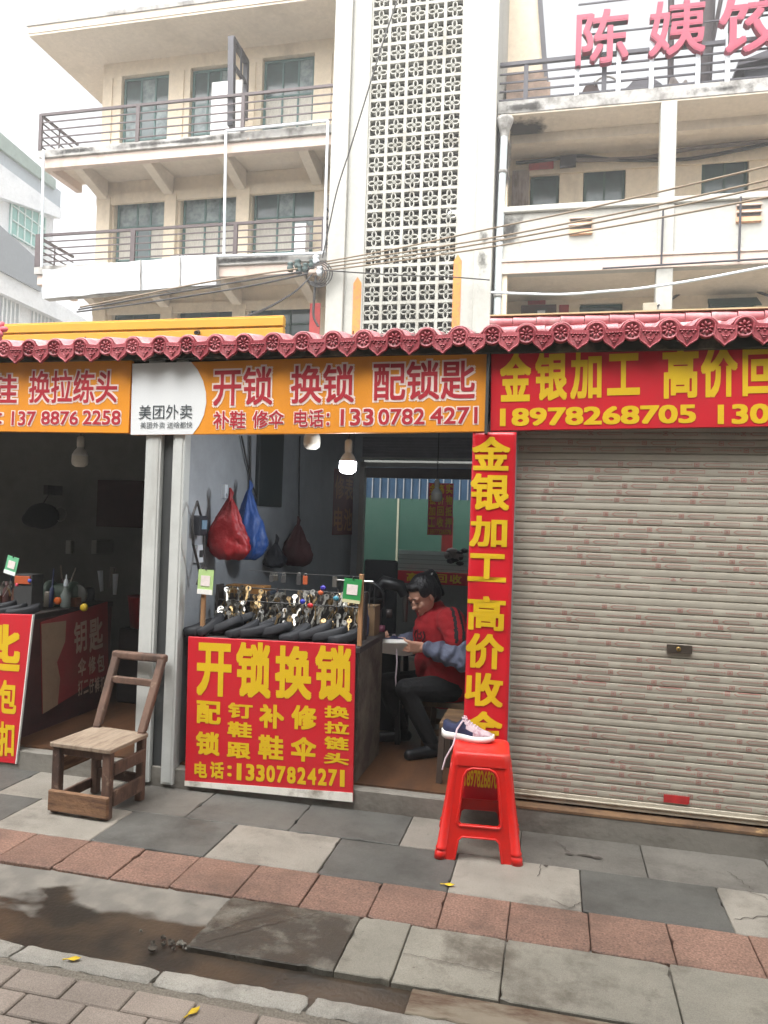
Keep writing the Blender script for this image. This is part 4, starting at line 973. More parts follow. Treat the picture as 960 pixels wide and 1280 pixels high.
# ---------------- rear shop seen through the doorway
YB = 9.0
M_gpan = stained('green_panel', (33,70,58), (46,76,65), .6, 1.2, amt=(.45,.7), c3=(92,96,84), amt3=(.66,.72), sc3=2)
rs = thing('rear_shop', 'green boarded shop front with barred windows behind the doorway', 'shop front', (-1.6,YB,0))
MB().box(-4,.6,YB,YB+.1,0,1.76).build('green_boards', M_gpan, rs); a_ = atY(497,660,YB); MB().box(a_.x-.012,a_.x+.012,YB-.012,YB-.002,.2,1.76).build('board_seam', mat('seam_pale', (150,150,130), .7, .2), rs)
MB().box(-4,.6,YB+.02,YB+.06,1.76,2.2).build('window_band', mat('blue_dark_glass', (52,72,92), .25, .2), rs)
m = MB()
for i in range(40): m.box(-3.6+.098*i,-3.588+.098*i,YB-.01,YB+.01,1.76,2.1)
m.build('window_bars', mat('bar_grey', (130,134,138), .5, .1), rs)
MB().box(-4,.6,YB+.02,YB+.1,2.2,3.0).build('upper_wall', M_dwall, rs)
MB().box(-6,1.5,7.25,YB+.5,-.05,.1).build('passage_floor', M_step, rs)
MB().box(-4.2,-4.0,7.3,YB+.1,0,3.0).build('passage_wall', M_gwall, rs)
MB().box(.6,.8,7.3,YB+.1,0,3.0).build('passage_wall', M_gwall, rs)
MB().box(-4.2,.6,7.3,8.0,2.45,2.5).build('passage_roof', M_dwall, rs)
gc = thing('glass_counter', 'low glass counter with a red strip in the rear shop', 'counter', (-1.4,8.2,.1))
a_ = atY(497,700,8.2); b_ = atY(572,735,8.2); MB().box(a_.x,b_.x+.4,8.2,8.7,.1,.80).build('cabinet', mat('counter_grey', (120,124,122), .6, .1), gc)
MB().box(a_.x,b_.x+.4,8.24,8.25,.94,1.16).build('glass', mat('counter_glass', (170,186,182), .15, .05), gc)
m = MB(); 
for k in range(4): m.box(a_.x,b_.x+.4,8.235,8.24,.96+.05*k,.966+.05*k)
m.build('glass_lines', mat('glass_line', (110,130,126), .3, .1), gc)
Bc = Board((a_.x+.01,8.19,.80),(b_.x+.4,8.19,.80),(a_.x+.01,8.19,.935)); Bc.panel(MB(), -.02, 0).build('red_strip', M_red, gc)
m = MB()
for i, s_ in enumerate('高价回收'): text(m, s_, Bc.fr, .10+.16*i, .23+.16*i, .02, .115, off=.03, d=.002)
m.build('lettering', M_yel, gc)
a_, b_, c_, d_ = atY(536,605,7.6).x, atY(567,605,7.6).x, atY(550,669,7.6).z, atY(550,604,7.6).z
hb = thing('hanging_notice', 'red notice with three columns of yellow characters in the rear passage', 'notice', (a_,7.6,c_))
Bh = Board((a_,7.6,c_),(b_,7.6,c_),(a_,7.6,d_)); Bh.panel(MB(), -.004, 0).build('sheet', M_red, hb)
m = MB()
for col, st_ in enumerate(('金银加工','高价回收','实物抵押')):
    for r_, s_ in enumerate(st_): text(m, s_, Bh.fr, Bh.w*(.04+.335*col), Bh.w*(.30+.335*col), Bh.h*(.80-.215*r_), Bh.h*(.985-.215*r_), off=.025, d=.002)
text(m, '15977326578', Bh.fr, Bh.w*.04, Bh.w*.96, Bh.h*.02, Bh.h*.11, off=.015, d=.002); m.build('lettering', M_yel, hb)
o = MB().box(atY(552,670,8.4).x,atY(566,670,8.4).x,8.4,8.41,1.05,1.55).build('red_sheet', M_redpaper); o['label'] = 'plain red sheet hanging below the notice in the rear passage'; o['category'] = 'sheet'
MB_ = MB()
for i in range(14):
    c = atY(random.uniform(557,582), random.uniform(688,706), 8.0); MB_.ell(c, random.uniform(.03,.07), .04, random.uniform(.02,.05), random.randint(0,1), 7, 5)
o = MB_.build('dark_goods', [M_kbag, mat('goods_grey', (110,106,104), .5, .3, 10)]); o['label'] = 'heap of small dark goods at the right of the rear glass counter'; o['category'] = 'goods'; o['kind'] = 'stuff'

# ---------------- clutter on the open counter: key cutter, tins, pliers, screwdrivers
def small(name, label, cat, mb, mats_, grp=None, bev=0):
    o = mb.build(name, mats_, bev=bev); o['label'] = label; o['category'] = cat
    if grp: o['group'] = grp
    return o
kc = thing('key_cutter', 'dark key cutting machine behind the key rack under the blue bag', 'key cutter', (-1.62,4.2,.815))
MB().box(-1.74,-1.50,4.12,4.27,.815,.86).box(-1.72,-1.62,4.15,4.26,.86,1.03).build('body', mat('cutter_blue', (58,66,78), .5, .2, 9), kc, bev=.008)
MB().lathe([(0,-.012),(.045,-.012),(.045,.012),(0,.012)], 18, (-1.57,4.16,.93), 'x').build('cutting_wheel', KM[2], kc)
MB().tube([(-1.62,4.2,.95),(-1.50,4.2,.95)], .018, 10).build('spindle', KM[2], kc); MB().tube([(-1.56,4.12,.87),(-1.54,4.08,.98)], .007, 8).ell((-1.54,4.08,.99), .015,.015,.015, 1).build('lever', [KM[2], mat('red_knob', (150,36,34), .4, .1)], kc)
rc_ = random.Random(5); CC = [(52,56,62),(84,80,74),(110,70,50),(44,52,84),(120,112,100),(70,40,38),(60,74,62),(140,132,118)]
names_ = [('tin','tin'),('jar','jar'),('box','small box'),('tool','tool')]
tones = ['dark','grey brown','rusty','navy','pale grey','maroon','dull green','beige']
for i in range(26):
    x = -1.86 + .86*(i+rc_.random()*.6)/26; y = rc_.choice([4.08,4.12,4.18,4.24]); k = i % 4; cc = CC[(i*3) % 8]; tn = tones[(i*3) % 8]; z = .815
    mm = mat('clutter_%d' % ((i*3) % 8), cc, .55, .2, 14)
    if k == 0: m = MB().lathe([(0,0),(.024,0),(.026,.004),(.026,.085),(.022,.09),(0,.09)], 14, (x,y,z)); 
    elif k == 1: m = MB().lathe([(0,0),(.02,0),(.022,.01),(.022,.10),(.013,.125),(.013,.145),(0,.145)], 14, (x,y,z))
    elif k == 2: w_ = rc_.uniform(.02,.04); m = MB().box(x-w_,x+w_,y-.02,y+.02,z,z+rc_.uniform(.06,.2))
    else: t_ = rc_.uniform(-.05,.05); m = MB().tube([(x,y,z),(x+t_,y,z+.11),(x+t_*1.1,y,z+.12),(x+t_*2,y,z+.24)], [.011,.013,.005,.004], 8)
    small(('tin','jar','small_box','screwdriver')[k], '%s %s in the clutter behind the keys on the open counter' % (tn, ('tin','jar','small box','upright screwdriver')[k]), ('tin','jar','box','screwdriver')[k], m, mm, 'clutter behind the keys on the open counter')
for i in range(24):
    px = rc_.uniform(60,172); Y = rc_.uniform(4.1,4.7); c = atY(px, 745, Y); x = min(c.x, -3.08) - .0; y = Y; k = i % 4; cc = CC[(i*5) % 8]; tn = tones[(i*5) % 8]; z = .835
    if c.x > -3.08: x = -3.10 - rc_.random()*.5
    mm = mat('clutter_%d' % ((i*5) % 8), cc, .55, .2, 14)
    if k == 0: m = MB().lathe([(0,0),(.03,0),(.032,.005),(.032,.09),(.028,.1),(0,.1)], 14, (x,y,z))
    elif k == 1: m = MB().lathe([(0,0),(.024,0),(.026,.01),(.026,.11),(.014,.14),(.014,.165),(0,.165)], 14, (x,y,z))
    elif k == 2: w_ = rc_.uniform(.03,.05); m = MB().box(x-w_,x+w_,y-.03,y+.03,z,z+rc_.uniform(.05,.14))
    else: t_ = rc_.uniform(-.05,.05); m = MB().tube([(x,y,z),(x+t_,y,z+.12),(x+t_*1.1,y,z+.13),(x+t_*2,y,z+.25)], [.013,.015,.006,.005], 8)
    small(('tin','jar','small_box','screwdriver')[k], '%s %s in the clutter on the dark left stall counter' % (tn, ('tin','jar','small box','upright screwdriver')[k]), ('tin','jar','box','screwdriver')[k], m, mm, 'clutter on the left stall counter')
# ---------------- black board and shoe-mending machine
M_blk = mat('black_machine', (20,21,24), .45, .2, 9); M_steel = mat('machine_steel', (120,118,114), .35, .15, metal=.8)
a_, b_ = atY(455,700,5.2), atY(497,700,5.2)
o = MB().box(a_.x,b_.x,5.2,5.24,.55,atY(476,700,5.2).z).build('chair_back', mat('black_mesh', (26,28,32), .8, .2, 9), bev=.03, seg=4); o.name = 'black_screen'; o['label'] = 'black rounded panel standing behind the mending machine'; o['category'] = 'panel'
mc = thing('mending_machine', 'black hand-cranked shoe mending machine beside the seated woman', 'sewing machine', (-1.05,4.55,.114))
MB().box(-1.15,-.88,4.48,4.78,.70,.74).build('table', M_blk, mc, bev=.004)
for x, y in ((-1.13,4.5),(-.90,4.5),(-1.13,4.76),(-.90,4.76)): MB().bar((x*1.0,y,.114),(x+(.02 if x < -1 else -.02),y,.70),.03,.03).build('leg', M_blk, mc)
MB().box(-1.10,-.93,4.60,4.66,.16,.66).build('treadle_frame', M_blk, mc)
m = MB().tube([(-1.10,4.62,.74),(-1.10,4.62,1.02),(-1.04,4.62,1.08),(-.94,4.62,1.06),(-.91,4.62,1.0)], [.05,.045,.045,.04,.03], 12); m.build('arm', M_blk, mc)
MB().tube([(-.905,4.62,1.03),(-.905,4.62,.84)], [.022,.016], 10).build('needle_bar', M_steel, mc)
m = MB().lathe([(.095,-.01),(.11,-.01),(.11,.01),(.095,.01),(.095,-.01)], 22, (-1.13,4.56,.98), 'y')
for k in range(5): m.bar((-1.13,4.56,.98),(-1.13+.1*math.cos(k*1.257),4.56,.98+.1*math.sin(k*1.257)),.014,.014)
m.build('hand_wheel', M_blk, mc)
for k, (x, z, cc) in enumerate(((-1.02,.80,(120,60,80)),(-1.06,.88,(160,150,140)),(-.98,.90,(70,62,60)))): MB().lathe([(0,-.025),(.018,-.025),(.018,.025),(0,.025)], 12, (x,4.50,z)).build('thread_spool', mat('spool%d' % k, cc, .6, .1), mc)
o = MB().box(-1.19,-1.16,4.42,4.6,.114,.62).build('tool_board', mat('grey_board', (120,108,92), .8, .2)); o['label'] = 'narrow grey board leaning between counter and mending machine'; o['category'] = 'board'
# low wooden bench the woman sits on
wb = thing('wooden_stool', 'low wooden stool the woman in the red vest sits on', 'stool', (-.60,4.58,.114))
M_bw = stained('bench_wood', (112,86,58), (78,58,40), .7, 4, (1,6,1), amt=(.4,.6))
MB().box(-.76,-.44,4.42,4.74,.375,.405).build('seat', M_bw, wb, bev=.004)
for x in (-.73,-.47):
    for y in (4.45,4.71): MB().bar((x,y,.114),(x+(.02 if x < -.6 else -.02),y,.375),.04,.04).build('leg', M_bw, wb, bev=.003)
for y in (4.45,4.71): MB().bar((-.72,y,.22),(-.48,y,.22),.02,.035).build('stretcher', M_bw, wb)
fs_ = thing('folded_bench', 'brown wooden bench end half hidden behind the red plastic stool', 'bench', (-.5,3.86,.114))
MB().box(-.56,-.38,3.88,4.2,.40,.43).build('seat', M_bw, fs_, bev=.003)
for x in (-.545,-.40):
    for y in (3.90,4.17): MB().bar((x-(.01 if x < -.5 else -.01),y,.114),(x,y,.40),.03,.03).build('leg', mat('bench_leg_dark', (70,58,50), .7, .2, 8), fs_)

# ---------------- the woman
PO = Vector((-.632,4.56,0)); PF = Vector((-.86,-.51,0)).normalized(); PL = Vector((0,0,1)).cross(PF)
def W(f, l, z): return PO + PF*f + PL*l + Vector((0,0,z))
HD = W(.165,.01,1.03)
hf = Vector((-.68,-.73,0)).normalized(); tilt = R(30)
hx_ = (hf*math.cos(tilt) + Vector((0,0,-1))*math.sin(tilt)).normalized(); hl = Vector((0,0,1)).cross(hf).normalized(); hz = hx_.cross(hl).normalized()
HM = Matrix((hx_, hl, hz)).transposed()                    # head axes: x face forward, y its left, z crown
def Hd(x, y, z): return HD + HM @ Vector((x, y, z))
b = MB()
J = {}
def pl_(name, f, l, z): J[name] = W(f, l, z); return J[name]
cap(b, W(0,.0,.49), W(.03,0,.66), .125, .115, 18); cap(b, W(.03,0,.66), W(.055,0,.82), .115, .12, 18)
for s in (-1,1): cap(b, W(.05,s*.05,.86), W(.045,s*.165,.895), .075, .055, 14)
cap(b, W(.06,0,.90), W(.125,0,.965), .048, .044, 14)
for s, kn, an in ((1,(.31,.16,.50),(.15,.19,.19)),(-1,(.34,-.11,.48),(.22,-.13,.18))):
    cap(b, W(0,s*.085,.48), W(*kn), .088, .062, 14); cap(b, W(*kn), W(*an), .060, .042, 14)
    cap(b, W(an[0]-.03,an[1],.150), W(an[0]+.15,an[1]+s*.03,.142), .036, .030, 12)
arms = {1: ((.045,.185,.885),(-.015,.265,.685),(.20,.135,.735)), -1: ((.045,-.185,.885),(.10,-.25,.69),(.26,-.06,.74))}
for s, (sh_, el_, wr_) in arms.items():
    cap(b, W(*sh_), W(*el_), .050, .041, 14); cap(b, W(*el_), W(*wr_), .040, .026, 14)
def hand(s, wr_, fwd, palm):
    """palm and five bent fingers; fwd = pointing direction, palm = direction the palm faces (in f,l,z)"""
    w0 = W(*wr_); F_ = (PF*fwd[0]+PL*fwd[1]+Vector((0,0,fwd[2]))).normalized(); P_ = (PF*palm[0]+PL*palm[1]+Vector((0,0,palm[2]))); P_ = (P_ - F_*P_.dot(F_)).normalized(); S_ = F_.cross(P_)*s
    for q in (-.024,-.008,.008,.024): cap(b, w0+F_*.012+S_*q*.8, w0+F_*.078+S_*q, .0135, .011, 10)
    for i, (q, L_) in enumerate(((-.030,.056),(-.010,.066),(.010,.072),(.030,.066))):
        k0 = w0+F_*.082+S_*q; d1 = (F_*.86+P_*.5).normalized(); d2 = (F_*.25+P_*.97).normalized(); d3 = (-F_*.25+P_*.95).normalized()
        k1 = k0+d1*L_*.5; k2 = k1+d2*L_*.32; k3 = k2+d3*L_*.25
        cap(b, k0, k1, .0088, .0082, 8); cap(b, k1, k2, .0082, .0076, 8); cap(b, k2, k3, .0076, .0066, 8)
    t0 = w0+F_*.028+S_*.026+P_*.008; t1 = t0+(F_*.5+S_*.62+P_*.55).normalized()*.036; t2 = t1+(F_*.8+S_*.1+P_*.6).normalized()*.030
    cap(b, t0, t1, .0125, .0100, 8); cap(b, t1, t2, .0098, .0080, 8)
hand(1, arms[1][2], (.95,-.22,.04), (-.1,-.9,.25)); hand(-1, arms[-1][2], (.95,.05,.06), (-.1,.5,.8))
# head: skull, jaw, nose, brow, lips, cheeks, ears
b.ell(Hd(-.012,0,.022), .092,.074,.094, 0, 22, 16, HM); b.ell(Hd(.022,0,-.035), .062,.058,.078, 0, 20, 14, HM); b.ell(Hd(.052,0,-.098), .026,.028,.022, 0, 14, 10, HM)
b.ell(Hd(.082,0,-.020), .014,.010,.024, 0, 10, 8, HM); b.ell(Hd(.095,0,-.036), .014,.013,.010, 0, 10, 8, HM)
for s in (-1,1):
    b.ell(Hd(.074,s*.030,.016), .014,.022,.008, 0, 10, 8, HM); b.ell(Hd(.062,s*.036,-.034), .022,.020,.022, 0, 12, 8, HM); b.ell(Hd(-.004,s*.073,-.016), .016,.008,.030, 0, 10, 8, HM); b.ell(Hd(.086,s*.011,-.038), .010,.008,.008, 0, 8, 6, HM)
    b.ell(Hd(.070,s*.030,-.002), .011,.016,.010, 0, 10, 8, HM)
b.ell(Hd(.084,0,-.064), .010,.022,.006, 0, 10, 6, HM); b.ell(Hd(.080,0,-.075), .010,.019,.007, 0, 10, 6, HM)
body = remesh(b, .0042, 2)
def seg_d(p, a, c):
    d = c-a; t = max(0, min(1, (p-a).dot(d)/d.length_squared)); return (p-(a+d*t)).length
lipc = [Hd(.094,0,-.064), Hd(.090,0,-.075)]
for i, f in enumerate(body.f):
    c = sum((body.v[k] for k in f), Vector())/len(f)
    if c.z < .58 or (c - W(.1,0,.2)).length < .0: body.m[i] = 2 if c.z > .20 else 3
    q = HM.transposed() @ (c-HD)
    if (q-Vector((.092,0,-.064))).length < .018 and abs(q.z+.069) < .011 and abs(q.y) < .020: body.m[i] = 1
pr_ = thing('person', 'woman in a red vest and grey sleeves mending a shoe in the doorway', 'person', W(0,0,.114))
M_skin = mat('skin', (206,156,132), .55, .08, 12); 
body.build('body', [M_skin, mat('lips', (160,90,84), .5, .05), mat('dark_trousers', (11,11,14), .9, .25, 14, bump=.8, bscale=30), M_blk], pr_)
# vest
v = MB(); cap(v, W(.0,0,.50), W(.035,0,.66), .165, .155, 20); cap(v, W(.035,0,.66), W(.06,0,.82), .155, .150, 20)
for s in (-1,1): cap(v, W(.052,s*.05,.86), W(.047,s*.15,.89), .090, .072, 16); cap(v, W(.047,s*.17,.895), W(.02,s*.222,.80), .082, .074, 16)
cap(v, W(.064,0,.90), W(.078,0,.945), .066, .058, 16)
vest = remesh(v, .008, 4)
for p_ in vest.v: p_ += Vector((noise.noise(p_*9), noise.noise(p_*9+Vector((5,0,0))), 0))*.010 + Vector((PF.x,PF.y,0))*.007*noise.noise(Vector((p_.x*12,p_.y*12,p_.z*34)))
M_vest = mat('red_vest', (164,28,36), .9, .16, 12, bump=.5, bscale=30)
for i, f in enumerate(vest.f):
    c = sum((vest.v[k] for k in f), Vector())/len(f); q = c-PO; ff, ll = q.dot(PF), q.dot(PL)
    if ll > .12 and c.z > .78 and (abs(ff-.055) < .009 or abs(ff-.015) < .009): vest.m[i] = 1
vest.build('vest', [M_vest, mat('black_stripe', (28,26,30), .8, .1)], pr_)
# emblem on the chest and a small pendant
ec = W(.195,.055,.80); eb = MB(); N_ = (PF*.92+PL*.40).normalized(); U_ = Vector((0,0,1)).cross(N_).normalized(); fr_ = (ec, U_, Vector((0,0,1)), N_)
text(eb, 'B', fr_, -.022, .022, -.028, .028, off=.01, d=.0)
for s in (-1,1): eb.tube([ec+U_*s*.03+Vector((0,0,.02)), ec+U_*s*.045+Vector((0,0,-.01)), ec+U_*s*.025+Vector((0,0,-.04))], .005, 6)
eb.build('chest_emblem', mat('emblem_dark', (60,14,24), .8, .1), pr_)
MB().ell(W(.155,.03,.895), .006,.006,.008).build('pendant', KM[0], pr_)
M_slv = mat('grey_sleeve', (96,102,122), .7, .15, 16, bump=.8, bscale=26)
for s, (sh_, el_, wr_) in arms.items():
    q = MB(); e1, w1 = W(*el_), W(*wr_); cap(q, W(*sh_)*.25+e1*.75, e1, .072, .074, 14); cap(q, e1, e1*.45+w1*.55, .074, .062, 14); cap(q, e1*.45+w1*.55, e1*.08+w1*.92, .060, .040, 14)
    sl_ = remesh(q, .007, 2)
    for p_ in sl_.v:
        t = (p_-e1).dot((w1-e1).normalized()); p_ += (p_-(e1+(w1-e1).normalized()*t)).normalized()*(.007*math.sin(t*85+3*noise.noise(p_*14)) + .008*noise.noise(p_*22))
    sl_.build('sleeve', M_slv, pr_)
# hair with a top knot
h = MB(); h.ell(Hd(-.026,0,.036), .090,.083,.091, 0, 22, 16, HM); h.ell(Hd(-.060,0,-.010), .058,.074,.085, 0, 18, 12, HM); h.ell(Hd(.032,0,.078), .048,.062,.030, 0, 14, 10, HM)
h.ell(Hd(-.085,0,.085), .030,.032,.030, 0, 14, 10, HM); h.ell(Hd(-.115,0,.07), .026,.028,.044, 0, 14, 10, HM); cap(h, Hd(-.12,0,.06), Hd(-.125,.01,-.07), .028, .014, 12)
for s in (-1,1): h.ell(Hd(.026,s*.066,.042), .034,.016,.040, 0, 12, 8, HM); h.ell(Hd(-.022,s*.070,.005), .022,.014,.045, 0, 12, 8, HM)
hair = remesh(h, .006, 3)
hair.build('hair', mat('black_hair', (24,22,24), .42, .35, 30, bump=.9, bscale=70, stretch=(1,1,.25)), pr_)
MB().lathe([(.030,-.006),(.037,0),(.030,.006)], 16, (0,0,0)).xf(Matrix.Translation(Hd(-.085,0,.088)) @ HM.to_4x4()).build('hair_tie', M_sole, pr_)
for s in (-1,1):
    m = MB(); m.tube([Hd(.0825,s*.018,-.006),Hd(.0850,s*.030,-.0095),Hd(.0780,s*.044,-.006)], .0022, 6); m.build('eyelid_line', M_blk, pr_)
    m = MB(); m.tube([Hd(.0885,s*.016,.021),Hd(.0875,s*.032,.025),Hd(.074,s*.046,.020)], [.002,.0028,.0016], 6); m.build('eyebrow', M_blk, pr_)
# the shoe in her hands
mid = W(.335,.055,.735)
u_ = (PF*.96 - PL*.25 + Vector((0,0,.05))).normalized(); w_ = (Vector((0,0,.55)) - PL*.8); w_ = (w_ - u_*w_.dot(u_)).normalized(); l_ = w_.cross(u_)
MSH = Matrix(((-u_.x,-l_.x,w_.x,mid.x),(-u_.y,-l_.y,w_.y,mid.y),(-u_.z,-l_.z,w_.z,mid.z),(0,0,0,1)))
MSH = MSH @ Matrix.Translation((0,0,-.03))
sneaker('navy and white sneaker held in the hands of the seated woman', MSH, True, lace=[mid+Vector((.0,-.02,0)), mid+Vector((.01,-.03,-.09)), mid+Vector((.005,-.03,-.18)), mid+Vector((.012,-.03,-.27))])

# ---------------- left stall
lb = thing('price_board', 'red board with cropped yellow characters at the far left stall', 'sign', (-3.2,3.70,.02))
B = Board((-3.9,3.690,.015),(-2.92,3.690,.030),(-3.9,3.695,.83)); sl2 = .08
m = MB().poly([(0,0),(B.w-.005,0),(B.w+sl2-.005,B.h+.025),(0,B.h)], B.fr, -.012, 0); m.build('board', M_red, lb, bev=.002)
m = MB().poly([(B.w-.004,0),(B.w+.002,0),(B.w+sl2+.002,B.h+.025),(B.w+sl2-.004,B.h+.025)], B.fr, -.013, .0015); m.build('edge_strip', M_sole, lb)
m = MB()
for s_, a in (('匙',(-26,780,26,839)),('包',(-1,850,21,892)),('扣',(-2,902,18,946)),('钥',(-95,778,-40,836)),('修',(-40,848,-12,890)),('钉',(-40,900,-14,944))): B.t(m, s_, *a, off=.035, d=.002)
m.build('lettering', M_yel, lb)
lc = thing('counter', 'dark red counter of the left stall with a peeling sign on its side', 'counter', (-3.4,4.2,.114))
M_cred = stained('dark_red_counter', (84,46,44), (58,36,36), .75, 3, amt=(.4,.65))
MB().box(-4.6,-3.04,3.71,4.78,.80,.835).build('top', M_cdark, lc, bev=.004)
MB().box(-3.075,-3.04,3.73,4.76,.114,.80).box(-4.6,-3.075,3.73,3.76,.114,.80).build('side_panel', M_cred, lc)
sp = thing('side_sign', 'peeling red and beige sign with pale characters on the left counter side', 'sign', (-3.03,4.04,.25))
Bs = Board((-3.030,4.05,.215),(-3.030,4.74,.275),(-3.030,4.05,.785))
m = MB().poly([(0,0),(Bs.w,.06),(Bs.w,Bs.h),(0,Bs.h)], Bs.fr, -.006, 0); m.build('sheet', stained('faded_red_sheet', (146,52,52), (128,70,62), .7, 2.5, amt=(.5,.75)), sp)
pts = [(0,0),(Bs.w*.20,.012),(Bs.w*.24,Bs.h*.3),(Bs.w*.20,Bs.h*.5),(Bs.w*.32,Bs.h*.7),(Bs.w*.34,Bs.h*.93),(.0,Bs.h*.98)]
m = MB().poly(pts, Bs.fr, .0005, .0025); m.build('worn_patch', stained('beige_worn', (158,132,108), (140,110,92), .8, 4, amt=(.45,.7)), sp)
m = MB()
for s_, a in (('钥',(92,776,108,816)),('匙',(111,772,128,813)),('伞',(97,822,107,845)),('修',(110,820,119,842)),('包',(121,817,130,840)),('打',(97,850,103,869)),('二',(104,850,110,866)),('仔',(111,848,117,866)),('裤',(118,846,124,865)),('扣',(125,845,130,864)),): Bs.t(m, s_, *a, off=.025, d=.003)
m.build('lettering', mat('faded_ink', (186,156,138), .7, .2, 9), sp)
# grinder, lamp bottle and small things on the left counter
gr_ = thing('bench_grinder', 'green grey bench grinder with round wheel guards on the left counter', 'grinder', (-2.95,4.35,.835))
M_gg = mat('grinder_green', (74,88,78), .5, .2, 9)
MB().lathe([(0,-.09),(.05,-.09),(.058,-.07),(.058,.07),(.05,.09),(0,.09)], 18, (-3.16,4.42,.92), 'x').build('motor', M_gg, gr_)
for x in (-3.27,-3.10): MB().lathe([(0,-.018),(.07,-.018),(.078,-.01),(.078,.01),(.07,.018),(0,.018)], 22, (x,4.40,.92), 'x').build('wheel_guard', M_gg, gr_)
MB().lathe([(.0,-.012),(.062,-.012),(.062,.012),(0,.012)], 22, (-3.075,4.42,.915), 'y').build('grinding_wheel', mat('stone_grey', (110,110,106), .9, .1), gr_)
MB().box(-3.24,-3.08,4.36,4.48,.835,.865).build('base', M_gg, gr_, bev=.004)
bt = thing('spray_bottle', 'clear spray bottle with a pale neck on the left counter', 'bottle', atY(82,745,4.3)); c = atY(82,745,4.3); c.z = .835
MB().lathe([(0,0),(.03,0),(.032,.01),(.032,.08),(.014,.12),(.012,.14)], 16, c).build('body', mat('bottle_plastic', (120,128,124), .2, .1, spec=.6), bt); MB().lathe([(.014,.14),(.016,.15),(.012,.175),(.004,.19),(.002,.215),(0,.215)], 12, c).build('nozzle', M_pipew, bt)
for nm, lab, px, py, cc, r_ in (('orange_ball', 'small orange spool on the left counter beside the spray bottle', 72, 751, (206,96,30), .024), ('yellow_spool', 'small yellow spool at the front of the grinder', 105, 760, (190,160,40), .024), ('pink_key_head', 'pink key head among the left stall keys', 21, 731, (196,60,84), .010), ('blue_bead', 'small blue bead at the back of the left counter', 37, 726, (70,80,160), .012)):
    c = atY(px, py, 4.2 if r_ > .015 else 3.95); c.z = max(c.z, .835+r_) if r_ > .015 else c.z
    m = MB().lathe([(0,-r_*.6),(r_*.7,-r_*.6),(r_,-r_*.3),(r_,r_*.3),(r_*.7,r_*.6),(.25*r_,r_*.6),(0,r_*.5)], 14, c, 'y'); o = m.build(nm, mat(nm+'_m', cc, .5, .1)); o['label'] = lab; o['category'] = 'spool' if r_ > .015 else 'bead'
c = atY(30,718,4.05); o = MB().box(c.x-.07,c.x+.06,4.05,4.16,.835,1.06).box(c.x-.06,c.x+.05,4.04,4.05,1.0,1.05,1).build('tool_box', [M_edge, mat('orange_band', (190,88,44), .6, .1)], bev=.003); o['label'] = 'dark box with an orange band on the left counter'; o['category'] = 'box'
for i in range(9):
    put_key(atY(random.uniform(-4,14), random.uniform(728,738), 3.86), 1.15, 'metal key hanging at the left stall display', 'keys of the left stall')
for i, (px, py, rz) in enumerate(((0,757,20),(14,762,12),(30,757,30))):
    q = p0_.copy(); COL.objects.link(q); c = atY(px, py, 3.85); c.z = .838+.012*(i == 0); q.location = c; q.rotation_euler = (.05,-.1,R(rz)); q['label'] = 'black rubber shoe sole on the left stall counter'; q['category'] = 'shoe sole'; q['group'] = 'black soles on the left counter'
wb2 = thing('red_bucket', 'dark red bucket behind the grinder in the left stall', 'bucket', (-2.86,4.8,.114)); c = Vector((-2.90,4.95,.64))
MB().lathe([(0,0),(.09,0),(.115,.22),(.12,.225),(.11,.22),(.085,.01),(0,.01)], 22, c).build('pail', mat('bucket_red', (150,30,36), .4, .1), wb2); MB().box(-3.02,-2.74,4.82,5.1,.114,.639).build('stand', M_cdark, wb2, bev=.01)
for i, (px, py) in enumerate(((128,722),(144,726),(138,718))):
    c = atY(px, py, 4.9); o = MB().tube([c+Vector((0,0,-.1)),c+Vector((.02*(i-1),0,.05))], [.012,.02], 8).build('brush_handle', M_pipew if i < 2 else M_steel); o['label'] = ('white brush handle standing left in the red bucket','pale brush handle tilted right in the red bucket','steel rod standing between the brush handles')[i]; o['category'] = 'brush'
# flat cap hanging on the back wall of the left stall
c = Vector((atY(53,645,5.46).x, 5.46, atY(53,645,5.46).z)); hat = thing('cap', 'dark cap hanging on the dim back wall of the left stall', 'cap', c)
m = MB(); m.ell(c, .16,.07,.11, 0, 20, 12); m.ell(c+Vector((-.07,-.01,-.03)), .12,.05,.07, 0, 14, 9); h_ = remesh(m, .012, 3); h_.build('crown', mat('cap_dark', (32,38,38), .85, .2, 12, bump=.3), hat)
MB().lathe([(.055,-.006),(.062,0),(.055,.006)], 18, c+Vector((.17,0,.02)), 'y').build('strap', mat('strap_pale', (120,124,116), .7, .1), hat); MB().box(c.x-.03,c.x+.01,5.5,5.69,c.z+.18,c.z+.26).tube([c+Vector((0,0,.1)),c+Vector((-.01,.1,.2))], .006, 6).build('hook', M_edge, hat)
for i, px in enumerate((89,121)):
    c = atY(px,683,5.5); o = MB().box(c.x-.025,c.x+.025,5.46,5.499 if i == 0 else 5.69,c.z-.06,c.z+.05).build('light_switch', mat('switch_grey', (150,150,144), .5, .1), bev=.004); o['label'] = 'small pale switch on the %s side of the left stall pillar' % ('left','right')[i]; o['category'] = 'switch'; o['group'] = 'switches on the stall pillar'
a_, b_ = atY(124,600,5.68), atY(178,660,5.68); o = MB().box(a_.x,b_.x,5.66,5.695,b_.z,a_.z).build('dark_poster', mat('maroon_dim', (62,40,38), .8, .2, 4)); o['label'] = 'large dark maroon poster on the left stall back wall'; o['category'] = 'poster'
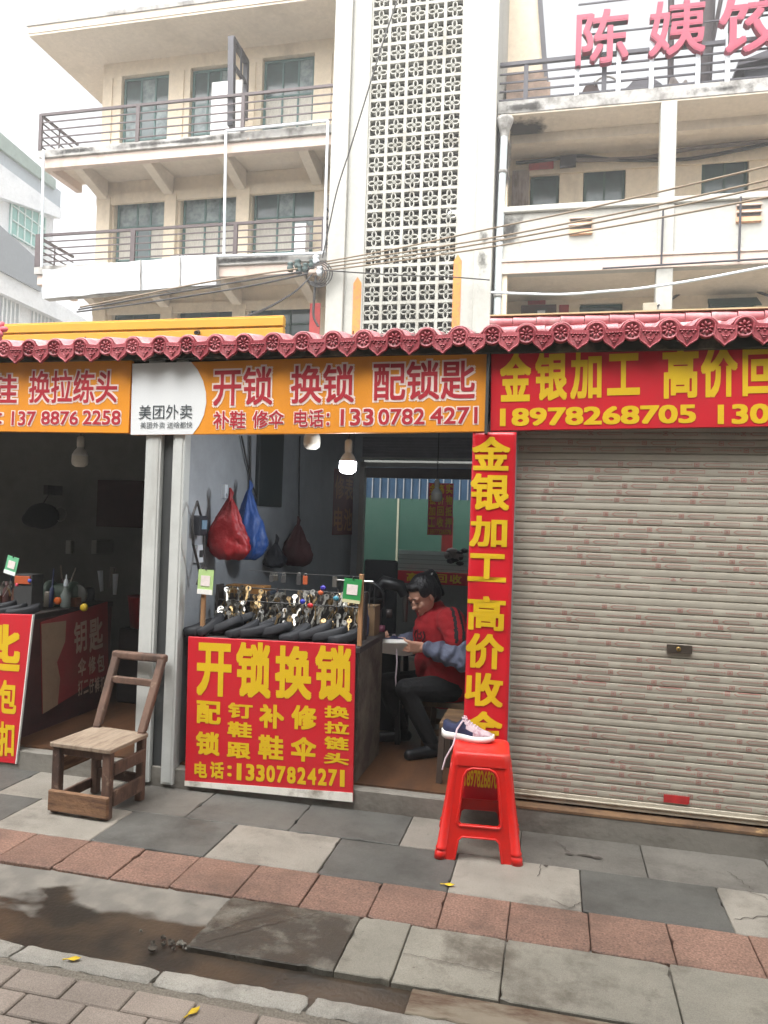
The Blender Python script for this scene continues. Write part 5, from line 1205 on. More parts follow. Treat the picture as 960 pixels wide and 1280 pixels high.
# ================================================================ upper building
YT = 16.8
bd = thing('apartment_building', 'old cream apartment building with balconies and a white stair tower of pierced blocks', 'building', (-4, 20, 0))
def wpx(px, py, Y): return atY(px, py, Y)
def pxr(x0, y0, x1, y1, Y):
    """world x0,x1,z0,z1 of a photo rectangle on the plane Y"""
    a, b = atY(x0, (y0+y1)/2, Y), atY(x1, (y0+y1)/2, Y); c, d = atY((x0+x1)/2, y1, Y), atY((x0+x1)/2, y0, Y)
    return a.x, b.x, c.z, d.z
def wallholes(mb, x0, x1, z0, z1, y0, y1, holes, mi=0):
    """a wall slab with rectangular openings"""
    xs = sorted({x0, x1} | {max(x0, min(x1, h[i])) for h in holes for i in (0,1)})
    for a, b in zip(xs, xs[1:]):
        if b - a < 1e-4: continue
        c = (a+b)/2; cuts = sorted((max(z0,h[2]), min(z1,h[3])) for h in holes if h[0] < c < h[1]); z = z0
        for lo, hi in cuts:
            if lo > z + 1e-4: mb.box(a, b, y0, y1, z, lo, mi)
            z = max(z, hi)
        if z < z1 - 1e-4: mb.box(a, b, y0, y1, z, z1, mi)
    return mb
def window(x0, x1, z0, z1, Y, fm, cols, rows, name='window', panes=None, fw=.06, curtain=False):
    """frame part with a pane sub-part, set at depth Y"""
    m = MB()
    for a, b, c, d in ((x0,x1,z0,z0+fw),(x0,x1,z1-fw,z1)): m.box(a,b,Y,Y+.08,c,d)
    for a, b in ((x0,x0+fw),(x1-fw,x1)): m.box(a,b,Y,Y+.08,z0+fw,z1-fw)
    iw = x1-x0-2*fw; ih = z1-z0-2*fw; cw = [c if isinstance(c,(int,float)) else c for c in cols]
    for c in cols: m.box(x0+fw+iw*c-.025, x0+fw+iw*c+.025, Y+.01, Y+.07, z0+fw, z1-fw)
    cs = [0] + list(cols) + [1]
    for r in rows:
        for a, b in zip(cs, cs[1:]): m.box(x0+fw+iw*a+.026, x0+fw+iw*b-.026, Y+.012, Y+.068, z0+fw+ih*r-.022, z0+fw+ih*r+.022)
    f = m.build(name, fm, bd)
    p = MB(); rs = [0] + list(rows) + [1]
    i = 0
    for a, b in zip(cs, cs[1:]):
        for c, d in zip(rs, rs[1:]):
            k = (panes or [0])[i % len(panes or [0])]; i += 1
            p.box(x0+fw+iw*a, x0+fw+iw*b, Y+.035, Y+.045, z0+fw+ih*c, z0+fw+ih*d, k)
    p.build('pane', [M_pane, M_panel, M_curtain, mat('sky_blue_pane', (120,150,190), .3, .1)], f)
    return f
YW = 18.5
XL, XT = -12.72, -5.4
def hole(x0,y0,x1,y1,zb=None):
    a, b, c, d = pxr(x0,y0,x1,y1,YW)
    return (a, b, zb if zb is not None else c, d)
S3, S2 = 10.86, 7.80              # floor levels of the two balconies
h3 = [hole(151,92,210,170,S3+.02), hole(237,82,290,160,S3+.02), hole(327,69,392,150,S3+.02)]
h2 = [hole(142,243,208,320,S2+.02), hole(225,236,297,318,S2+.02), hole(314,229,392,316,S2+.02)]
h1 = [hole(139,388,203,440,5.0), hole(221,384,295,440,5.0), hole(310,381,388,440,5.0)]
m = MB(); wallholes(m, XL, XT, .0, 14.02, YW, YW+.25, h3+h2+h1)
for px in (140,229,318,413):                                       # shallow pilaster edges and pipes on the top storey
    x = atY(px,120,YW).x; m.box(x-.02,x+.02,YW-.04,YW,S3,13.6)
for px0, px1 in ((124,140),(208,222),(297,313)):
    a = atY(px0,280,YW).x; b = atY(px1,280,YW).x; m.box(a,b,YW-.14,YW,S2,10.2); m.box(a,b,YW-.14,YW,4.0,7.1)
m.box(XL,XT,YW-.1,YW,10.02,10.30).box(XL,XT,YW-.1,YW,6.95,7.2)
m.build('wall', M_wall, bd)
MB().box(XL,XL+.25,YW+.25,26,0,14.02).build('side_wall', M_wall, bd)
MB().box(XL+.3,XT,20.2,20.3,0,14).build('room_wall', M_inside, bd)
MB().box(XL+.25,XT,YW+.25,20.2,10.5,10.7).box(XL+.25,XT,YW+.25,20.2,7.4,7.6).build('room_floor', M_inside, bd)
for i, h in enumerate(h3):
    window(h[0]+.02,h[1]-.02,h[2],h[3]-.03,YW+.12,M_frame,[.36,.70],[.36,.66],panes=[[1,1,0,1,0,1,0,1,0],[0,1,0,1,1,0,0,0,1],[0,2,0,2,2,0,2,2,1]][i])
for i, h in enumerate(h2):
    window(h[0]+.02,h[1]-.02,h[2],h[3]-.03,YW+.14,M_frame,[.38,.66],[.28,.68],panes=[[0,2,1,0,0,1,2,2,1],[2,2,1,2,2,1,0,2,1],[1,2,0,1,2,1,2,1,0]][i])
for i, h in enumerate(h1):
    window(h[0]+.02,h[1]-.02,h[2],h[3]-.03,YW+.14,M_green,[.33,.66],[.5,.8],panes=[0])
# roof slab with deep eave
MB().box(-14.0,XT+.0,17.0,26,14.08,14.26).box(-14.03,XT,16.97,26.03,14.262,14.36,1).build('roof', [M_soffit, M_weather], bd)
MB().box(-14.0+.02,XT,17.02,26,14.02,14.08).build('soffit', M_soffit, bd)
# balconies
def balcony(zf, name):
    XB = atY(50,200,17.0).x
    m = MB().box(XB,XT,17.0,YW,zf-.16,zf,0).box(XB-.02,XT,16.96,17.0,zf-.16,zf+.05,0)
    m.build(name+'_slab', M_weather, bd, bev=.01)
    MB().box(XB+.04,XT,17.02,17.2,zf-.42,zf-.16).box(XB+.04,XB+.22,17.2,YW,zf-.42,zf-.16).build('edge_beam', M_pinkbeam, bd, bev=.01)
    MB().box(XB+.22,XT,17.2,YW,zf-.19,zf-.162).build('soffit', M_soffit, bd)
    for px in (133,214,304,398):
        x = atY(px,235,YW).x
        MB().hexa([(x-.13,17.2,zf-.40),(x+.13,17.2,zf-.40),(x+.13,YW-.1,zf-.72),(x-.13,YW-.1,zf-.72)], [(x-.13,17.2,zf-.19),(x+.13,17.2,zf-.19),(x+.13,YW-.1,zf-.19),(x-.13,YW-.1,zf-.19)]).build('bracket', M_soffit, bd, bev=.01)
    return XB
XB = balcony(S3, 'balcony'); balcony(S2, 'balcony')
MB().box(XB,XT,17.0,YW,4.3,4.6).box(XB+.04,XT,17.02,17.2,4.1,4.3).build('balcony_slab', M_weather, bd)
def railing(zf, posts, top, side=True):
    r = thing('balcony_railing', 'dark brown metal railing along the %s balcony of the left wing' % ('top' if zf > 10 else 'lower'), 'railing', (-9,17,zf), 'railings of the left wing balconies')
    m = MB().bar((XB,16.98,top),(XT-.05,16.98,top),.06,.062)
    m.build('top_rail', M_rail, r)
    m = MB()
    for k in range(4):
        z = zf+.16+(top-zf-.16)*k/4; m.bar((XB,16.98,z),(XT-.05,16.98,z),.028,.028)
    m.build('rail_bars', M_rail, r)
    for px, wd in posts:
        x = atY(px,(140 if zf > 10 else 310),16.98).x; MB().box(x-wd/2,x+wd/2,16.95,17.01,zf+.04,top+.02).build('post', M_rail, r)
    m = MB()
    m.bar((XB+.02,17.0,top-.02),(XB+.02,YW,top-.02),.06,.06)
    for k in range(4):
        z = zf+.16+(top-zf-.16)*k/4; m.bar((XB+.02,17.0,z),(XB+.02,YW,z),.03,.03)
    m.bar((XB+.02,17.7,zf+.04),(XB+.02,17.7,top-.05),.03,.03)
    m.build('side_bars', M_rail, r)
railing(S3, [(52,.09),(173,.10),(304,.09)], 11.84)
railing(S2, [(48,.16),(166,.12),(294,.10),(404,.09)], 8.66)
# grid gate at the right end of the lower balcony
m = MB()
a = atY(393,240,17.9); b = atY(404,250,17.2)
for k in range(6): m.bar((-5.62,17.1+.2*k,7.85),(-5.62,17.1+.2*k,9.3+.06*k),.025,.025)
for z in (8.2,8.6,9.0): m.bar((-5.62,17.05,z),(-5.62,18.3,z),.03,.03)
o = m.build('side_grille', M_dark); o['label'] = 'dark bar grille at the tower end of the lower balcony'; o['category'] = 'grille'
# white pipe frame in front of the left wing
m = MB()
def pw(px, py): return atY(px, py, 16.88)
for a, b in (((282.5,164),(280,318)),((410,151),(405,316)),((282.5,164),(410,151)),((215,322),(405,316.5))): m.tube([pw(*a), pw(*b)], .035, 8)
o = m.build('pipe_frame', M_pipew); o['label'] = 'thin white pipe frame fixed across both balconies beside the tower'; o['category'] = 'pipe frame'
o = MB().tube([pw(54.5,188), pw(52,334)], .035, 8).build('white_pole', M_pipew); o['label'] = 'single thin white pole at the free left corner of the balconies'; o['category'] = 'pole'
# dark metal hoist frame on the top balcony
m = MB(); A = lambda px, py, Y: atY(px, py, Y)
m.bar(A(290,47,17.1),A(289,158,17.1),.15,.15).bar(A(290,48,17.1),A(308,78,18.1),.14,.12).bar(A(308,76,18.1),A(306,150,18.1),.12,.12).bar(A(292,82,17.1),A(307,104,18.1),.08,.08).tube([A(302,60,17.5),A(301,100,17.8),A(302,150,17.8)], .03, 6)
o = m.build('hoist_frame', M_dark); o['label'] = 'dark steel hoist frame standing on the top balcony'; o['category'] = 'frame'
a,b,c,d = pxr(264,101,302,156,17.5); m = MB().box(a,b,17.5,17.56,S3,d)
o = m.build('white_board', mat('pale_board', (206,204,202), .6, .05), bev=.01); o['label'] = 'pale blank board leaning behind the top balcony rail'; o['category'] = 'board'
a,b,c,d = pxr(368,279,382,312,18.0); o = MB().box(a,b,18.0,18.3,S2,d).build('storage_box', mat('white_box', (226,228,230), .5, .05), bev=.01); o['label'] = 'white box standing at the back of the lower balcony'; o['category'] = 'box'
# blank wrapped sign box
sg = thing('blank_sign_box', 'long blank sign box wrapped in white sheeting under the lower balcony', 'sign', (-11,16.8,7.3))
p0, p1, p2 = atY(53,373,16.84), atY(270,355,16.84), atY(53,337,16.84)
Bx = Board(p0, p1, p2); m = MB(); nu, nv = 60, 8
for j in range(nv+1):
    for i in range(nu+1):
        u = Bx.w*i/nu; v = Bx.h*j/nv; e = .03*noise.noise(Vector((u*2.2,v*3,1))) + .012*noise.noise(Vector((u*7,v*7,5)))
        m.v.append(Bx.O + Bx.U*u + Bx.W*(v + (.05*noise.noise(Vector((u*1.4,j>4,8))) if j in (0,nv) else 0)) + Bx.N*e)
for j in range(nv):
    for i in range(nu): m.f.append([j*(nu+1)+i, j*(nu+1)+i+1, (j+1)*(nu+1)+i+1, (j+1)*(nu+1)+i]); m.m.append(0); m.s.append(True)
m.build('wrapped_face', stained('white_sheeting', (186,188,190), (150,152,154), .5, 1.5, (1,1,1), amt=(.5,.75), bump=.2, bscale=9), sg)
Bx.panel(MB(), -.28, -.05).build('box_body', M_weather, sg)
m = MB().poly([(Bx.w*.58,-.02),(Bx.w*.585,-.02),(Bx.w*.585,Bx.h),(Bx.w*.58,Bx.h)], Bx.fr, .02, .045).poly([(Bx.w*.80,-.02),(Bx.w*.807,-.02),(Bx.w*.807,Bx.h),(Bx.w*.80,Bx.h)], Bx.fr, .02, .045)
m.build('seam_strip', M_weather, sg)

# ---------------- stair tower
tx0, tx1 = atY(413,200,YT).x, atY(618.5,200,YT).x
gx0, gx1 = atY(457.5,200,YT).x, atY(573.5,200,YT).x
M_tower = M_white
m = MB().box(tx0,tx0+.42,YT,21,0,16.2).box(tx0+.42,gx0,YT+.10,YT+.5,0,16.2).box(gx1,gx1+.42,YT+.10,YT+.5,0,16.2).box(gx1+.42,tx1,YT,21,0,16.2).box(gx0,gx1,YT+.1,YT+.5,0,5.7)
q0 = atY(561,206,21.0); q1 = atY(576,272,21.0)
wallholes(m, tx0+.42, gx1+.42, 0, 16.2, 20.9, 21.0, [(q0.x,q1.x+.25,q1.z,q0.z)])
m.box(tx0,tx1,YT,21,16.2,16.4)
m.build('tower_wall', M_tower, bd, bev=.01)
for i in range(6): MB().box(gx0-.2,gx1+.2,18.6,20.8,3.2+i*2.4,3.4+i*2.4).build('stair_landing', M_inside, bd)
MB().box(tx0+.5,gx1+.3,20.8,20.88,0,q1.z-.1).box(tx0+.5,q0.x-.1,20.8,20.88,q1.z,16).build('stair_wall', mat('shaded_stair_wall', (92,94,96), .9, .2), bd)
bl = MB(); S = (gx1-gx0)/5
def ringellipse(mb, cx, cz, rx, rz, wd, y0, y1, n=14):
    b = len(mb.v)
    for k in range(n):
        t = 2*math.pi*k/n; c, s_ = math.cos(t), math.sin(t)
        for f, y in ((1,y0),(1,y1),(0,y1),(0,y0)):
            mb.v.append(Vector((cx + (rx - (0 if f else wd))*c, y, cz + (rz - (0 if f else wd))*s_)))
    for k in range(n):
        k2 = (k+1) % n
        for q in range(4): mb.f.append([b+k*4+q, b+k2*4+q, b+k2*4+(q+1)%4, b+k*4+(q+1)%4][::-1]); mb.m.append(0); mb.s.append(False)
yb0, yb1 = YT+.14, YT+.26
for j in range(24):
    for i in range(5):
        cx = gx0 + (i+.5)*S; cz = 5.7 + (j+.5)*S; h = S/2; bw_ = .036
        bl.box(cx-h,cx+h,yb0-.01,yb1,cz-h,cz-h+bw_).box(cx-h,cx+h,yb0-.01,yb1,cz+h-bw_,cz+h).box(cx-h,cx-h+bw_,yb0-.012,yb1,cz-h+bw_,cz+h-bw_).box(cx+h-bw_,cx+h,yb0-.012,yb1,cz-h+bw_,cz+h-bw_)
        a = h-bw_
        for dx, dz in ((1,0),(-1,0),(0,1),(0,-1)):
            ringellipse(bl, cx+dx*a*.53, cz+dz*a*.53, a*(.49 if dx else .35), a*(.49 if dz else .35), .026, yb0, yb1)
bl.build('breeze_block_screen', stained('screen_concrete', (170,169,161), (136,131,120), .85, 2, amt=(.5,.75), bump=.1), bd)
for px, y0, y1, lab in ((446,346,408,'left'),(571,318,408,'right')):
    a,b,c,d = pxr(px-5,y0,px+5,y1,YT+.09); m = MB().poly([(a,c-.4),(b,c-.4),(b,d-.15),((a+b)/2,d),(a,d-.15)], (Vector((0,YT+.095,0)),Vector((1,0,0)),Vector((0,0,1)),Vector((0,-1,0))), 0, .006)
    o = m.build('paper_couplet', M_orange); o['label'] = 'faded orange paper couplet on the tower %s of the pierced blocks' % lab; o['category'] = 'couplet'; o['group'] = 'orange couplets on the stair tower'
o = MB().box(*[pxr(387,382,400,412,17.3)[i] for i in (0,1)],17.3,17.32,5.2,pxr(387,379,400,412,17.3)[3]).build('red_couplet', M_redpaper); o['label'] = 'red paper couplet beside the left edge of the stair tower'; o['category'] = 'couplet'
# head house beside the tower on the roof
p = [atY(632,128,19.5), atY(684,122,19.5), atY(672,-40,19.5), atY(632,-40,19.5)]
m = MB().add([q for q in p] + [q + Vector((0,2.5,0)) for q in p], [(0,1,2,3),(7,6,5,4),(1,5,6,2),(0,3,7,4),(2,6,7,3)])
m.build('head_house', M_wall, bd)
m = MB().bar(p[1]+Vector((0,-.03,0)), p[2]+Vector((0,-.03,0)), .12, .1, mi=0).bar(atY(632,0,19.3),atY(631,40,19.3),.12,.12); m.build('roof_edge_trim', M_dark, bd)
m = MB()
for k, (a, b) in enumerate((((634,97),(680,95)),((634,106),(684,104)),((634,113),(688,110)))): 
    u, v = atY(*a,19.2-.25*k), atY(*b,19.2-.25*k); m.box(u.x,v.x,19.0-.25*k,19.4-.25*k,u.z-.6,u.z)
m.build('roof_steps', stained('brown_steps', (150,128,112), (96,84,76), .9, 3, amt=(.4,.7)), bd)

# ---------------- right wing
YP = 17.0; XR0 = atY(623,300,YP).x; XR1 = 9.5; YRW = 19.1
m = MB().box(XR0-.1,XR1,YP,24,10.80,11.09)
m.build('roof_slab', M_weather, bd, bev=.01)
MB().box(XR0-.1,XR1,YP+.02,YRW,10.765,10.80).box(XR0,XR1,YP+.9,YP+1.1,10.55,10.765).build('soffit', M_soffit, bd)
rw = [(662,217,699,300),(729,208,782,300),(877,196,936,300)]
lw = [(724,379,778,440),(885,372,944,440)]
def holeR(x0,y0,x1,y1,zb):
    a, b, c, d = pxr(x0,y0,x1,min(y1,y0+46),YRW); return (a, b, zb, d)
H2 = [holeR(*r, 8.55) for r in rw]; H1 = [holeR(*r, 5.2) for r in lw]
m = MB(); wallholes(m, XR0-.2, XR1, 0, 10.80, YRW, YRW+.25, H2+H1); m.box(XR0,XR1,YRW-.08,YRW,10.30,10.50); m.build('wall', M_wall, bd)
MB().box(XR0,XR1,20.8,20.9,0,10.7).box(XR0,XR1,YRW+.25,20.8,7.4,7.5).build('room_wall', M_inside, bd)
h = H2[1]; window(h[0]+.02,h[1]-.02,h[2],h[3]-.02,YRW+.06,M_green,[.5],[.33],panes=[3,0,3,0])
h = H2[2]; window(h[0]+.02,h[1]-.02,h[2],h[3]-.02,YRW+.06,M_green,[.5],[.36],panes=[3,0,0,0])
h = H2[0]; window(h[0]+.02,h[1]-.02,h[2],h[3]-.02,YRW+.12,M_green,[],[.5],panes=[0])
for h in H1:
    f = window(h[0]+.02,h[1]-.02,h[2],h[3]-.02,YRW+.06,M_green,[.5],[.6],panes=[0])
h = H1[1]; m = MB().hexa([(h[0]-.02,YRW-.5,h[3]-.35),(h[1]+.02,YRW-.5,h[3]-.35),(h[1]+.02,YRW-.03,h[3]-.12),(h[0]-.02,YRW-.03,h[3]-.12)], [(h[0]-.02,YRW-.5,h[3]-.32),(h[1]+.02,YRW-.5,h[3]-.32),(h[1]+.02,YRW-.03,h[3]-.02),(h[0]-.02,YRW-.03,h[3]-.02)])
m.build('window_awning', M_green, bd)
a,b,c,d = pxr(640,214,661,263,YRW-.1); m = MB().box(a,b,YRW-.16,YRW-.1,8.4,d)
m.build('shutter', stained('weathered_shutter', (150,138,130), (96,80,74), .9, 3, (3,3,.6), amt=(.45,.6)), bd)
# parapet of the gallery
m = MB().box(XR0,XR1,YP+.02,YP+.22,7.14,8.52); m.build('parapet', M_white, bd, bev=.01)
MB().box(XR0,XR1,YP-.06,YP+.28,8.522,8.66).build('parapet_cap', M_white, bd, bev=.015)
MB().box(XR0,XR1,YP-.03,YP+.02,7.14,7.40).box(XR0,XR1,YP-.06,YP+.018,7.402,7.46).build('parapet_moulding', M_pinkbeam, bd, bev=.01)
MB().box(XR0,XR1,YP+.22,YRW,7.15,7.30).build('gallery_floor', M_soffit, bd)
for px in (826, 1010):
    x = atY(px+6,300,YP).x; MB().box(x-.165,x+.165,YP-.015,YP+.26,8.662,10.76).build('column', M_white, bd, bev=.015)
    MB().box(x-.17,x+.17,YP-.012,YP+.26,0,7.138).box(x-.165,x+.165,YP-.028,YP+.018,7.462,8.52).build('column', M_white, bd, bev=.015)
x = XR0; MB().box(x,x+.22,YP+.03,YP+.3,0,7.138).box(x,x+.16,YP+.03,YP+.3,8.66,10.76).build('column', M_wall, bd)
for px, py in ((726,281),(936,265)):
    c = atY(px,py,YP); v = MB()
    v.box(c.x-.24,c.x+.24,YP-.005,YP+.019,c.z-.23,c.z+.2,1)
    for k in range(2): v.box(c.x-.23,c.x+.23,YP-.008,YP-.004,c.z+.06-.15*k,c.z+.13-.15*k,2); v.box(c.x-.25,c.x+.25,YP-.06,YP-.006,c.z+.13-.15*k,c.z+.16-.15*k,0)
    v.box(c.x-.25,c.x+.25,YP-.05,YP-.006,c.z-.21,c.z-.13,1)
    v.build('parapet_vent', [M_pinkbeam, mat('rust_vent', (214,170,136), .8, .15), M_edge], bd)
# floor-level objects of the right wing
def flat(name, label, cat, rect, Y, m_, th=.03, group=None):
    a,b,c,d = pxr(*rect, Y); o = MB().box(a,b,Y-th,Y,c,d).build(name, m_, bev=.004); o['label'] = label; o['category'] = cat
    if group: o['group'] = group
    return o
flat('red_notice', 'faded red paper strip above the dark opening of the upper gallery', 'paper', (661,200,692,212), YRW-.13, M_redpaper, .01, 'red papers on the gallery wall')
flat('red_notice', 'wide red paper above the dark cabinet on the lower gallery', 'paper', (660,370,682,381), YRW-.01, M_redpaper, .01, 'red papers on the gallery wall')
flat('red_notice', 'square red paper between cabinet and dark window of the lower gallery', 'paper', (699,381,711,391), YRW-.01, M_redpaper, .01, 'red papers on the gallery wall')
flat('meter_box', 'dark meter box high on the upper gallery wall', 'meter box', (700,197,720,210), YRW-.13, M_dark, .14)
cb = thing('cabinet', 'dark brown cabinet with a small framed picture on the lower gallery', 'cabinet', atY(672,400,18.6))
a,b,c,d = pxr(651,381,695,420,18.6); MB().box(a,b,18.6,19.0,4.3,d).build('carcass', mat('dark_wood', (70,48,44), .5, .25, 6), cb, bev=.01)
a,b,c,d = pxr(669,386,684,398,18.58); MB().box(a,b,18.56,18.598,c,d).box(a+.05,b-.05,18.55,18.559,c+.05,d-.05,1).build('picture', [M_edge, mat('picture_white', (214,218,222), .5, .05)], cb)
fl = flat('flood_light', 'grey square flood light fixed beside the gallery column', 'flood light', (803,381,820,394), YP-.1, mat('flood_grey', (170,160,140), .5, .1), .16)
MB().bar(atY(818,384,YP-.1),atY(824,381,YP),.03,.03).bar((atY(811,392,YP).x,YP-.16,atY(811,392,YP).z),(atY(811,392,YP).x,YP-.3,atY(811,392,YP).z-.02),.3,.02).build('bracket', M_dark, fl)
# black mould where rain water runs: at the soffit corner, the parapet end and the slab edges
def mould(name, c, ux, uz, U_, V_, seed, dens=.5):
    m = bpy.data.materials.new('mould_%d' % seed); m.use_nodes = True; N = m.node_tree.nodes; L = m.node_tree.links; b = N['Principled BSDF']
    b.inputs['Base Color'].default_value = lin((54,52,50)); b.inputs['Roughness'].default_value = .95
    tc = N.new('ShaderNodeTexCoord'); nz = N.new('ShaderNodeTexNoise'); nz.inputs['Scale'].default_value = 3.2; nz.inputs['Detail'].default_value = 10; nz.inputs['Roughness'].default_value = .75; L.new(tc.outputs['Object'], nz.inputs[0])
    at_ = N.new('ShaderNodeAttribute'); at_.attribute_name = 'fade'
    ad = N.new('ShaderNodeMath'); ad.operation = 'ADD'; L.new(nz.outputs['Fac'], ad.inputs[0]); L.new(at_.outputs['Fac'], ad.inputs[1])
    mr = N.new('ShaderNodeMapRange'); L.new(ad.outputs[0], mr.inputs[0]); mr.inputs[1].default_value = 1.0; mr.inputs[2].default_value = 1.25; mr.inputs[4].default_value = .85; L.new(mr.outputs[0], b.inputs['Alpha'])
    mb = MB(); n = 14; U_, V_ = Vector(U_), Vector(V_)
    for j in range(n+1):
        for i in range(n+1): mb.v.append(Vector(c) + U_*ux*(i/n-.5) + V_*uz*(j/n-.5))
    for j in range(n):
        for i in range(n): mb.f.append([j*(n+1)+i, j*(n+1)+i+1, (j+1)*(n+1)+i+1, (j+1)*(n+1)+i]); mb.m.append(0); mb.s.append(False)
    o = mb.build(name, m, bd); a = o.data.attributes.new('fade', 'FLOAT', 'POINT')
    for k in range(len(mb.v)):
        i, j = k % (n+1), k // (n+1); a.data[k].value = .30 + dens*(1 - max(abs(i/n-.5), abs(j/n-.5))*2)
    return o
X_, Y_, Z_ = (1,0,0), (0,1,0), (0,0,1)
mould('mould_stain', (XR0+.45,17.75,10.760), 1.5, 1.5, X_, Y_, 1, .8)
mould('mould_stain', (XR0+.42,16.975,10.92), 1.3, .26, X_, Z_, 2, .6)
mould('mould_stain', (XR0+.25,17.010,8.15), .9, 1.1, X_, Z_, 3, .55)
mould('mould_stain', (XR0+.12,17.025,9.7), .3, 2.0, X_, Z_, 4, .7)
mould('mould_stain', (3.2,16.99,10.93), 3.0, .26, X_, Z_, 5, .4)
mould('mould_stain', (-9.5,16.955,10.81), 6.5, .2, X_, Z_, 6, .5)
mould('mould_stain', (-7.4,16.955,7.75), 3.4, .2, X_, Z_, 7, .6)
mould('mould_stain', (-12.4,16.955,10.81), 2.0, .2, X_, Z_, 8, .6)
mould('mould_stain', (tx1-.2,YT-.006,7.6), .4, 3.0, X_, Z_, 9, .3)
# rain pipe beside the tower
dp = thing('drain_pipe', 'pale rain pipe running down beside the stair tower', 'pipe', (-1.5,16.95,5))
m = MB().tube([atY(631,158,17.0),atY(624.5,300,17.0),atY(621,405,17.0)+Vector((0,0,-1.5))], .085, 10); m.build('pipe', mat('grey_white_pipe', (196,204,206), .5, .1), dp)
m = MB().lathe([(.09,-.25),(.12,-.1),(.19,.1),(.19,.18),(.1,.18)], 10, atY(631,158,17.0)); m.build('hopper', M_weather, dp)
m = MB()
for y in (215,300,370): c = atY(631-(y-158)*.042,y,17.0); m.lathe([(.087,-.04),(.1,-.04),(.1,.04),(.087,.04)], 10, c)
m.build('clamp', M_weather, dp)
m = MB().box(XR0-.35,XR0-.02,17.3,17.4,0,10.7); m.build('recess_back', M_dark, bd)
# roof railing and sign characters
rr = thing('roof_railing', 'dark metal railing along the roof edge of the right wing behind the big sign', 'railing', (2,17.15,11.1))
zt = 12.04; x0 = XR0-.1
MB().bar((x0,17.2,zt),(XR1,17.2,zt),.09,.08).build('top_rail', M_dark, rr)
m = MB()
for k in range(4): m.bar((x0,17.2,11.22+.2*k),(XR1,17.2,11.22+.2*k),.035,.035)
m.build('rail_bars', M_dark, rr)
for px in (657.5, 755, 1000): x = atY(px,100,17.2).x; MB().box(x-.05,x+.05,17.17,17.23,11.09,zt).build('post', M_dark, rr)
sgn = thing('rooftop_sign', 'big pink red standing characters on white posts above the right wing roof edge', 'sign', (2,17.05,11.1))
M_sr = mat('pink_red_character', (150,38,68), .45, .05, 2); M_ss = mat('character_side', (226,150,160), .5, .05)
for s_, a in (('陈',(720,14,786,81)),('姨',(811,2,882,70)),('饺',(898,-6,988,66))):
    m = MB(); u0, u1, w0, w1 = pxr(*a, 17.05)
    text(m, s_, (Vector((0,17.05,0)),Vector((1,0,0)),Vector((0,0,1)),Vector((0,-1,0))), u0, u1, w0, w1, off=.014, d=-.10, thick=.16)
    m.build('character', M_sr, sgn)
for px, y0 in ((722,75),(774,60),(815,65),(873,62),(910,60)):
    a = atY(px,y0,17.12); MB().box(a.x-.045,a.x+.045,17.10,17.16,11.09,a.z+.3).build('sign_post', M_pipew, sgn)
m = MB()
for z in (12.5,13.2): m.bar((atY(722,40,17.12).x,17.14,z),(XR1,17.14,z),.03,.03)
m.build('support_bar', M_dark, sgn)
# things on the roof
def heap(name, label, cat, rect, Y, m_, seed, yd=1.0):
    a,b,c,d = pxr(*rect, Y); m = MB(); n = 16; rr_ = random.Random(seed)
    for j in range(7):
        for i in range(n+1):
            u = i/n; v = j/6; hgt = math.sin(math.pi*min(1,max(0,.08+u*.84)))**.6*math.sin(math.pi*v)**.7
            m.v.append(Vector((a+(b-a)*u, Y+yd*(v-.5), 11.09+(d-11.09)*hgt*(.75+.4*noise.noise(Vector((u*4,v*3,seed)))))))
    for j in range(6):
        for i in range(n): m.f.append([j*(n+1)+i,j*(n+1)+i+1,(j+1)*(n+1)+i+1,(j+1)*(n+1)+i]); m.m.append(0); m.s.append(False)
    o = m.build(name, m_); o['label'] = label; o['category'] = cat
    return o
heap('tarpaulin_heap', 'brown tarpaulin heap on the roof under the first big character', 'tarpaulin', (722,94,756,112), 17.9, mat('brown_tarp', (70,52,48), .8, .3, 4), 2)
heap('tarpaulin_heap', 'long dark tarpaulin heap on the roof between the first two big characters', 'tarpaulin', (768,84,842,106), 18.2, mat('dark_tarp', (56,54,60), .8, .3, 4), 5)
heap('planter_heap', 'low grey rubbish pile on the roof under the second big character', 'rubbish pile', (826,88,862,104), 18.0, mat('grey_rubbish', (120,112,108), .9, .4, 8), 9)
o = MB().box(atY(780,105,17.6).x,atY(822,105,17.6).x,17.6,18.0,11.09,11.38).build('red_crate', mat('red_crate_plastic', (150,40,50), .5, .15), bev=.02); o['label'] = 'low red crate on the roof behind the railing'; o['category'] = 'crate'
m = MB(); c = atY(757,112,17.6)
m.tube([c+Vector((.28*math.cos(t),0,.02+.28*math.sin(t))) for t in [i*math.pi/12 for i in range(13)]], .025, 6); m.tube([c,c+Vector((0,0,.42))], .02, 6)
o = m.build('wheel_hoop', mat('hoop_grey', (190,186,180), .5, .1)); o['label'] = 'pale half hoop of a wheel on the roof edge under the first big character'; o['category'] = 'hoop'
def pole(label, pts, r, grp): 
    o = MB().tube(pts, r, 7).build('wooden_pole', mat('dark_pole', (54,46,48), .8, .3, 6)); o['label'] = label; o['category'] = 'pole'; o['group'] = grp
gp_ = 'dark poles standing on the roof'
pole('thick dark pole rising behind the second big character', [atY(877,108,18.0),atY(885,-20,18.0)], .16, gp_)
pole('dark upright pole at the left side of the second big character', [atY(838,106,18.0),atY(839,-10,18.0)], .07, gp_)
pole('slanting dark pole between the second and third big characters', [atY(880,105,18.2),atY(902,-5,18.2)], .05, gp_)
pole('thin slanting pole close to the thick dark pole', [atY(888,100,18.4),atY(893,-10,18.4)], .035, gp_)
